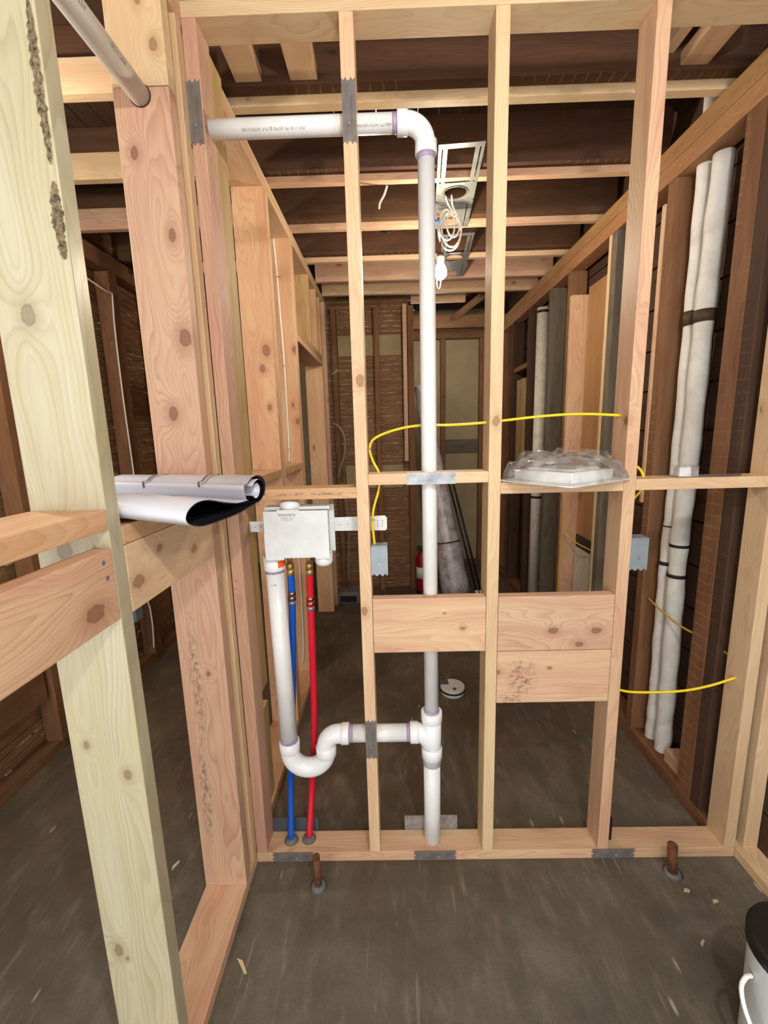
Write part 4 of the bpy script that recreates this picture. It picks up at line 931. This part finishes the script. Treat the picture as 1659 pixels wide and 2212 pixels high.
# ================================================================ FLOOR OBJECTS
cs = empty('copper_stub', (-0.282, -0.086, 0), 'rusty copper stub rising from the floor before the red pipe', 'pipe stub')
tube('pipe', [(-0.279, -0.088, -0.01), (-0.281, -0.094, 0.125)], 0.0125, M['rust'], cs, 20); tube('stub_rim', [(-0.281, -0.094, 0.122), (-0.281, -0.094, 0.128)], 0.0132, M['rust'], cs, 20)
tube('sealant_collar', [(-0.279, -0.088, 0.0005), (-0.279, -0.088, 0.010)], [0.030, 0.017], M['gasket'], cs, 20)
cs = empty('copper_stub', (0.953, -0.056, 0), 'rusty copper stub rising from the floor at the right', 'pipe stub')
tube('pipe', [(0.955, -0.055, -0.01), (0.941, -0.060, 0.115)], 0.0155, M['rust'], cs, 20); tube('stub_rim', [(0.9415, -0.060, 0.112), (0.941, -0.060, 0.119)], 0.0162, M['rust'], cs, 20)
tube('sealant_collar', [(0.955, -0.055, 0.0005), (0.955, -0.055, 0.008)], [0.032, 0.019], M['gasket'], cs, 20)
fd = empty('floor_cleanout', (0.345, 1.04, 0), 'round white capped drain with a black ring in the back floor', 'drain cap')
tube('collar', [(0.345, 1.04, 0), (0.345, 1.04, 0.020)], 0.070, M['boxwhite'], fd, 36); tube('black_ring', [(0.345, 1.04, 0.020), (0.345, 1.04, 0.030)], 0.074, M['black'], fd, 36)
tube('cap', [(0.345, 1.04, 0.030), (0.345, 1.04, 0.042), (0.345, 1.04, 0.045)], [0.072, 0.072, 0.069], M['sticker'], fd, 36)
box('cap_notch', (0.275, 1.05, 0.0452), (0.325, 1.10, 0.0462), M['slate'], fd); tube('cap_mark', [(0.352, 1.002, 0.0452), (0.352, 1.002, 0.0464)], 0.012, M['slate'], fd, 20)

bk_ = empty('bucket', (0.938, -0.515, 0), 'white plastic bucket with a black lid at the lower right corner', 'bucket')
bm = bmesh.new(); add_tube(bm, [(0, 0, 0), (0, 0, 0.005), (0, 0, 0.29), (0, 0, 0.295), (0, 0, 0.305)], [0.090, 0.094, 0.100, 0.103, 0.103], 48)
link('bucket_body', bm, M['bucket'], bk_, (0.938, -0.515, 0))
bm = bmesh.new(); add_tube(bm, [(0, 0, 0.300), (0, 0, 0.3005), (0, 0, 0.326), (0, 0, 0.334), (0, 0, 0.338), (0, 0, 0.3385)], [0.100, 0.107, 0.108, 0.105, 0.095, 0.001], 48, False)
link('lid', bm, M['black'], bk_, (0.938, -0.515, 0))
tube('handle', spline([(0.837, -0.50, 0.235), (0.819, -0.505, 0.237), (0.803, -0.515, 0.220), (0.799, -0.54, 0.185), (0.813, -0.575, 0.140), (0.851, -0.61, 0.110), (0.931, -0.635, 0.10), (1.021, -0.615, 0.12)], 8), 0.0050, M['bucket'], bk_, 10)

# leaning plastic wrapped roll, rods, extinguisher
wr = empty('wrapped_roll', (0.60, 2.66, 0), 'long plastic wrapped roll leaning in the opening to the far room', 'wrapped roll')
P = [Vector((0.610, 2.62, 0.0)) + (Vector((0.315, 3.05, 1.98)) - Vector((0.610, 2.62, 0.0))) * (k / 16) for k in range(17)]
rg = random.Random(3)
bm = bmesh.new(); add_tube(bm, [p - P[0] for p in P], [0.135 - 0.085 * (k / 16) + 0.012 * rg.random() for k in range(17)], 20); link('plastic_wrap', bm, M['wrap'], wr, P[0])
tube('strap', [P[4], P[4] + Vector((-0.0015, 0.002, 0.012))], 0.129, M['browntape'], wr, 20)
for i, (x, lb_) in enumerate(((0.80, 'black rod with a white tip leaning behind the wrapped roll, left of the two'), (0.84, 'black rod with a white tip leaning behind the wrapped roll, right of the two'))):
    rd = empty('rod', (x, 2.55, 0), lb_, 'rod')
    A = Vector((x, 2.55, 0.012)); B = Vector((x - 0.24, 2.98, 1.15)); tube('shaft', [A + (B - A) * .04, B], 0.011, M['black'], rd, 12); tube('tip', [A, A + (B - A) * .045], 0.015, M['boxwhite'], rd, 12)
fe = empty('fire_extinguisher', (0.29, 2.70, 0.0), 'red fire extinguisher half hidden behind the tall white pipe', 'fire extinguisher')
tube('cylinder', [(0.29, 2.70, 0.03), (0.29, 2.70, 0.05), (0.29, 2.70, 0.36), (0.29, 2.70, 0.40), (0.29, 2.70, 0.42)], [0.045, 0.055, 0.055, 0.04, 0.018], M['extred'], fe, 24)
tube('foot_ring', [(0.29, 2.70, 0.0), (0.29, 2.70, 0.03)], 0.052, M['black'], fe, 24); tube('paper_label', [(0.29, 2.70, 0.16), (0.29, 2.70, 0.27)], 0.0556, M['sticker'], fe, 24)
box('valve_handle', (0.245, 2.685, 0.42), (0.32, 2.715, 0.47), M['black'], fe, 0.004)
# blue sheet and black clamp above the third joist
bt = bmesh.new(); rows = []
for j in range(4):
    rows.append([bt.verts.new((-0.60 + 1.35 * i / 20, 1.36 + 0.02 * j + 0.01 * math.sin(i), 2.72 + 0.03 * j - 0.02 * math.sin(i * .5))) for i in range(21)])
for j in range(3):
    for i in range(20): bt.faces.new((rows[j][i], rows[j][i + 1], rows[j + 1][i + 1], rows[j + 1][i]))
bmesh.ops.solidify(bt, geom=bt.faces[:], thickness=0.004)
tag(link('blue_sheet', bt, M['bluetarp']), 'strip of blue sheeting tucked behind the third joist', 'sheeting')
tag(tube('cable_grommet', [(-0.02, 1.373, 2.685), (0.04, 1.376, 2.690)], [0.022, 0.03], M['black'], None, 16), 'small black fitting hanging under the blue sheeting', 'fitting')
tb = bmesh.new(); lf = [(0, 0), (.02, .012), (.045, .03), (.07, .05), (.09, .045), (.07, .02), (.04, .008)]
add_prism(tb, lf, 1, 0, 0.003); tag(link('film_scrap', tb, M['leaf'], None, (-0.53, 2.796, 2.08)), 'green scrap of film caught on the back left lath', 'scrap')
# debris and wood chips on the concrete
chips = [(-0.49, -0.30, 0.05, 0.010), (0.95, -0.12, 0.018, 0.012), (1.02, -0.16, 0.020, 0.010), (0.90, -0.28, 0.022, 0.008), (-0.82, -0.03, 0.035, 0.010), (0.98, 0.40, 0.03, 0.02)]
for k, (x, y, a, b) in enumerate(chips):
    places = ['wood splinter on the concrete beside the left sill plate', 'pale chip on the concrete right of the copper stub', 'second pale chip nearer the corner at right', 'pale chip in the middle of the right foreground floor', 'wood splinter on the left room floor', 'whitish chip on the floor near the wrapped pipes']
    bm = bmesh.new(); add_prism(bm, [(0, 0), (a, b * .3), (a * 1.05, b), (a * .3, b * 1.1)], 2, 0.0, 0.004); o = link('wood_chip', bm, M['debris'], None, (x, y, 0.0005)); o.rotation_euler = (0, 0, -0.9 + k * .5); tag(o, places[k], 'wood chip')
tag(box('steel_anchor', (0.775, 0.035, S), (0.785, 0.075, 0.13), M['black'], None, 0.002), 'black metal strap standing on the sill right of the tan stud', 'metal strap')

# ================================================================ shared group phrases for the repeats
GR = {'wall_stud': 'wooden wall studs of the framing', 'wall_blocking': 'wooden blocks nailed between studs', 'ceiling_blocking': 'wooden blocks between plate and ceiling joist',
      'ceiling_joist': 'joists across the ceiling', 'sister_joist': 'fresh boards fixed along the old joists', 'nail_plate': 'steel protection plates on the framing', 'top_plate': 'top plates of the walls',
      'bottom_plate': 'sill plates of the walls', 'backing_board': 'nailing strips beside the left wall', 'electrical_cable': 'cables strung through the framing', 'junction_box': 'grey metal electrical boxes',
      'wood_chip': 'wood chips on the floor', 'copper_stub': 'rusty stubs in the floor', 'insulated_pipe': 'white wrapped pipes in the right wall', 'strap_plate': 'steel plates behind the sill', 'light_bracket': 'light fixture brackets', 'rod': 'black rods with white tips',
      'door_header': 'header boards', 'wall_board': 'pale board patches on the lath wall'}
for o in C.objects:
    if o.parent is None and 'label' in o and 'group' not in o:
        g = GR.get(o.name.split('.')[0])
        if g: o['group'] = g
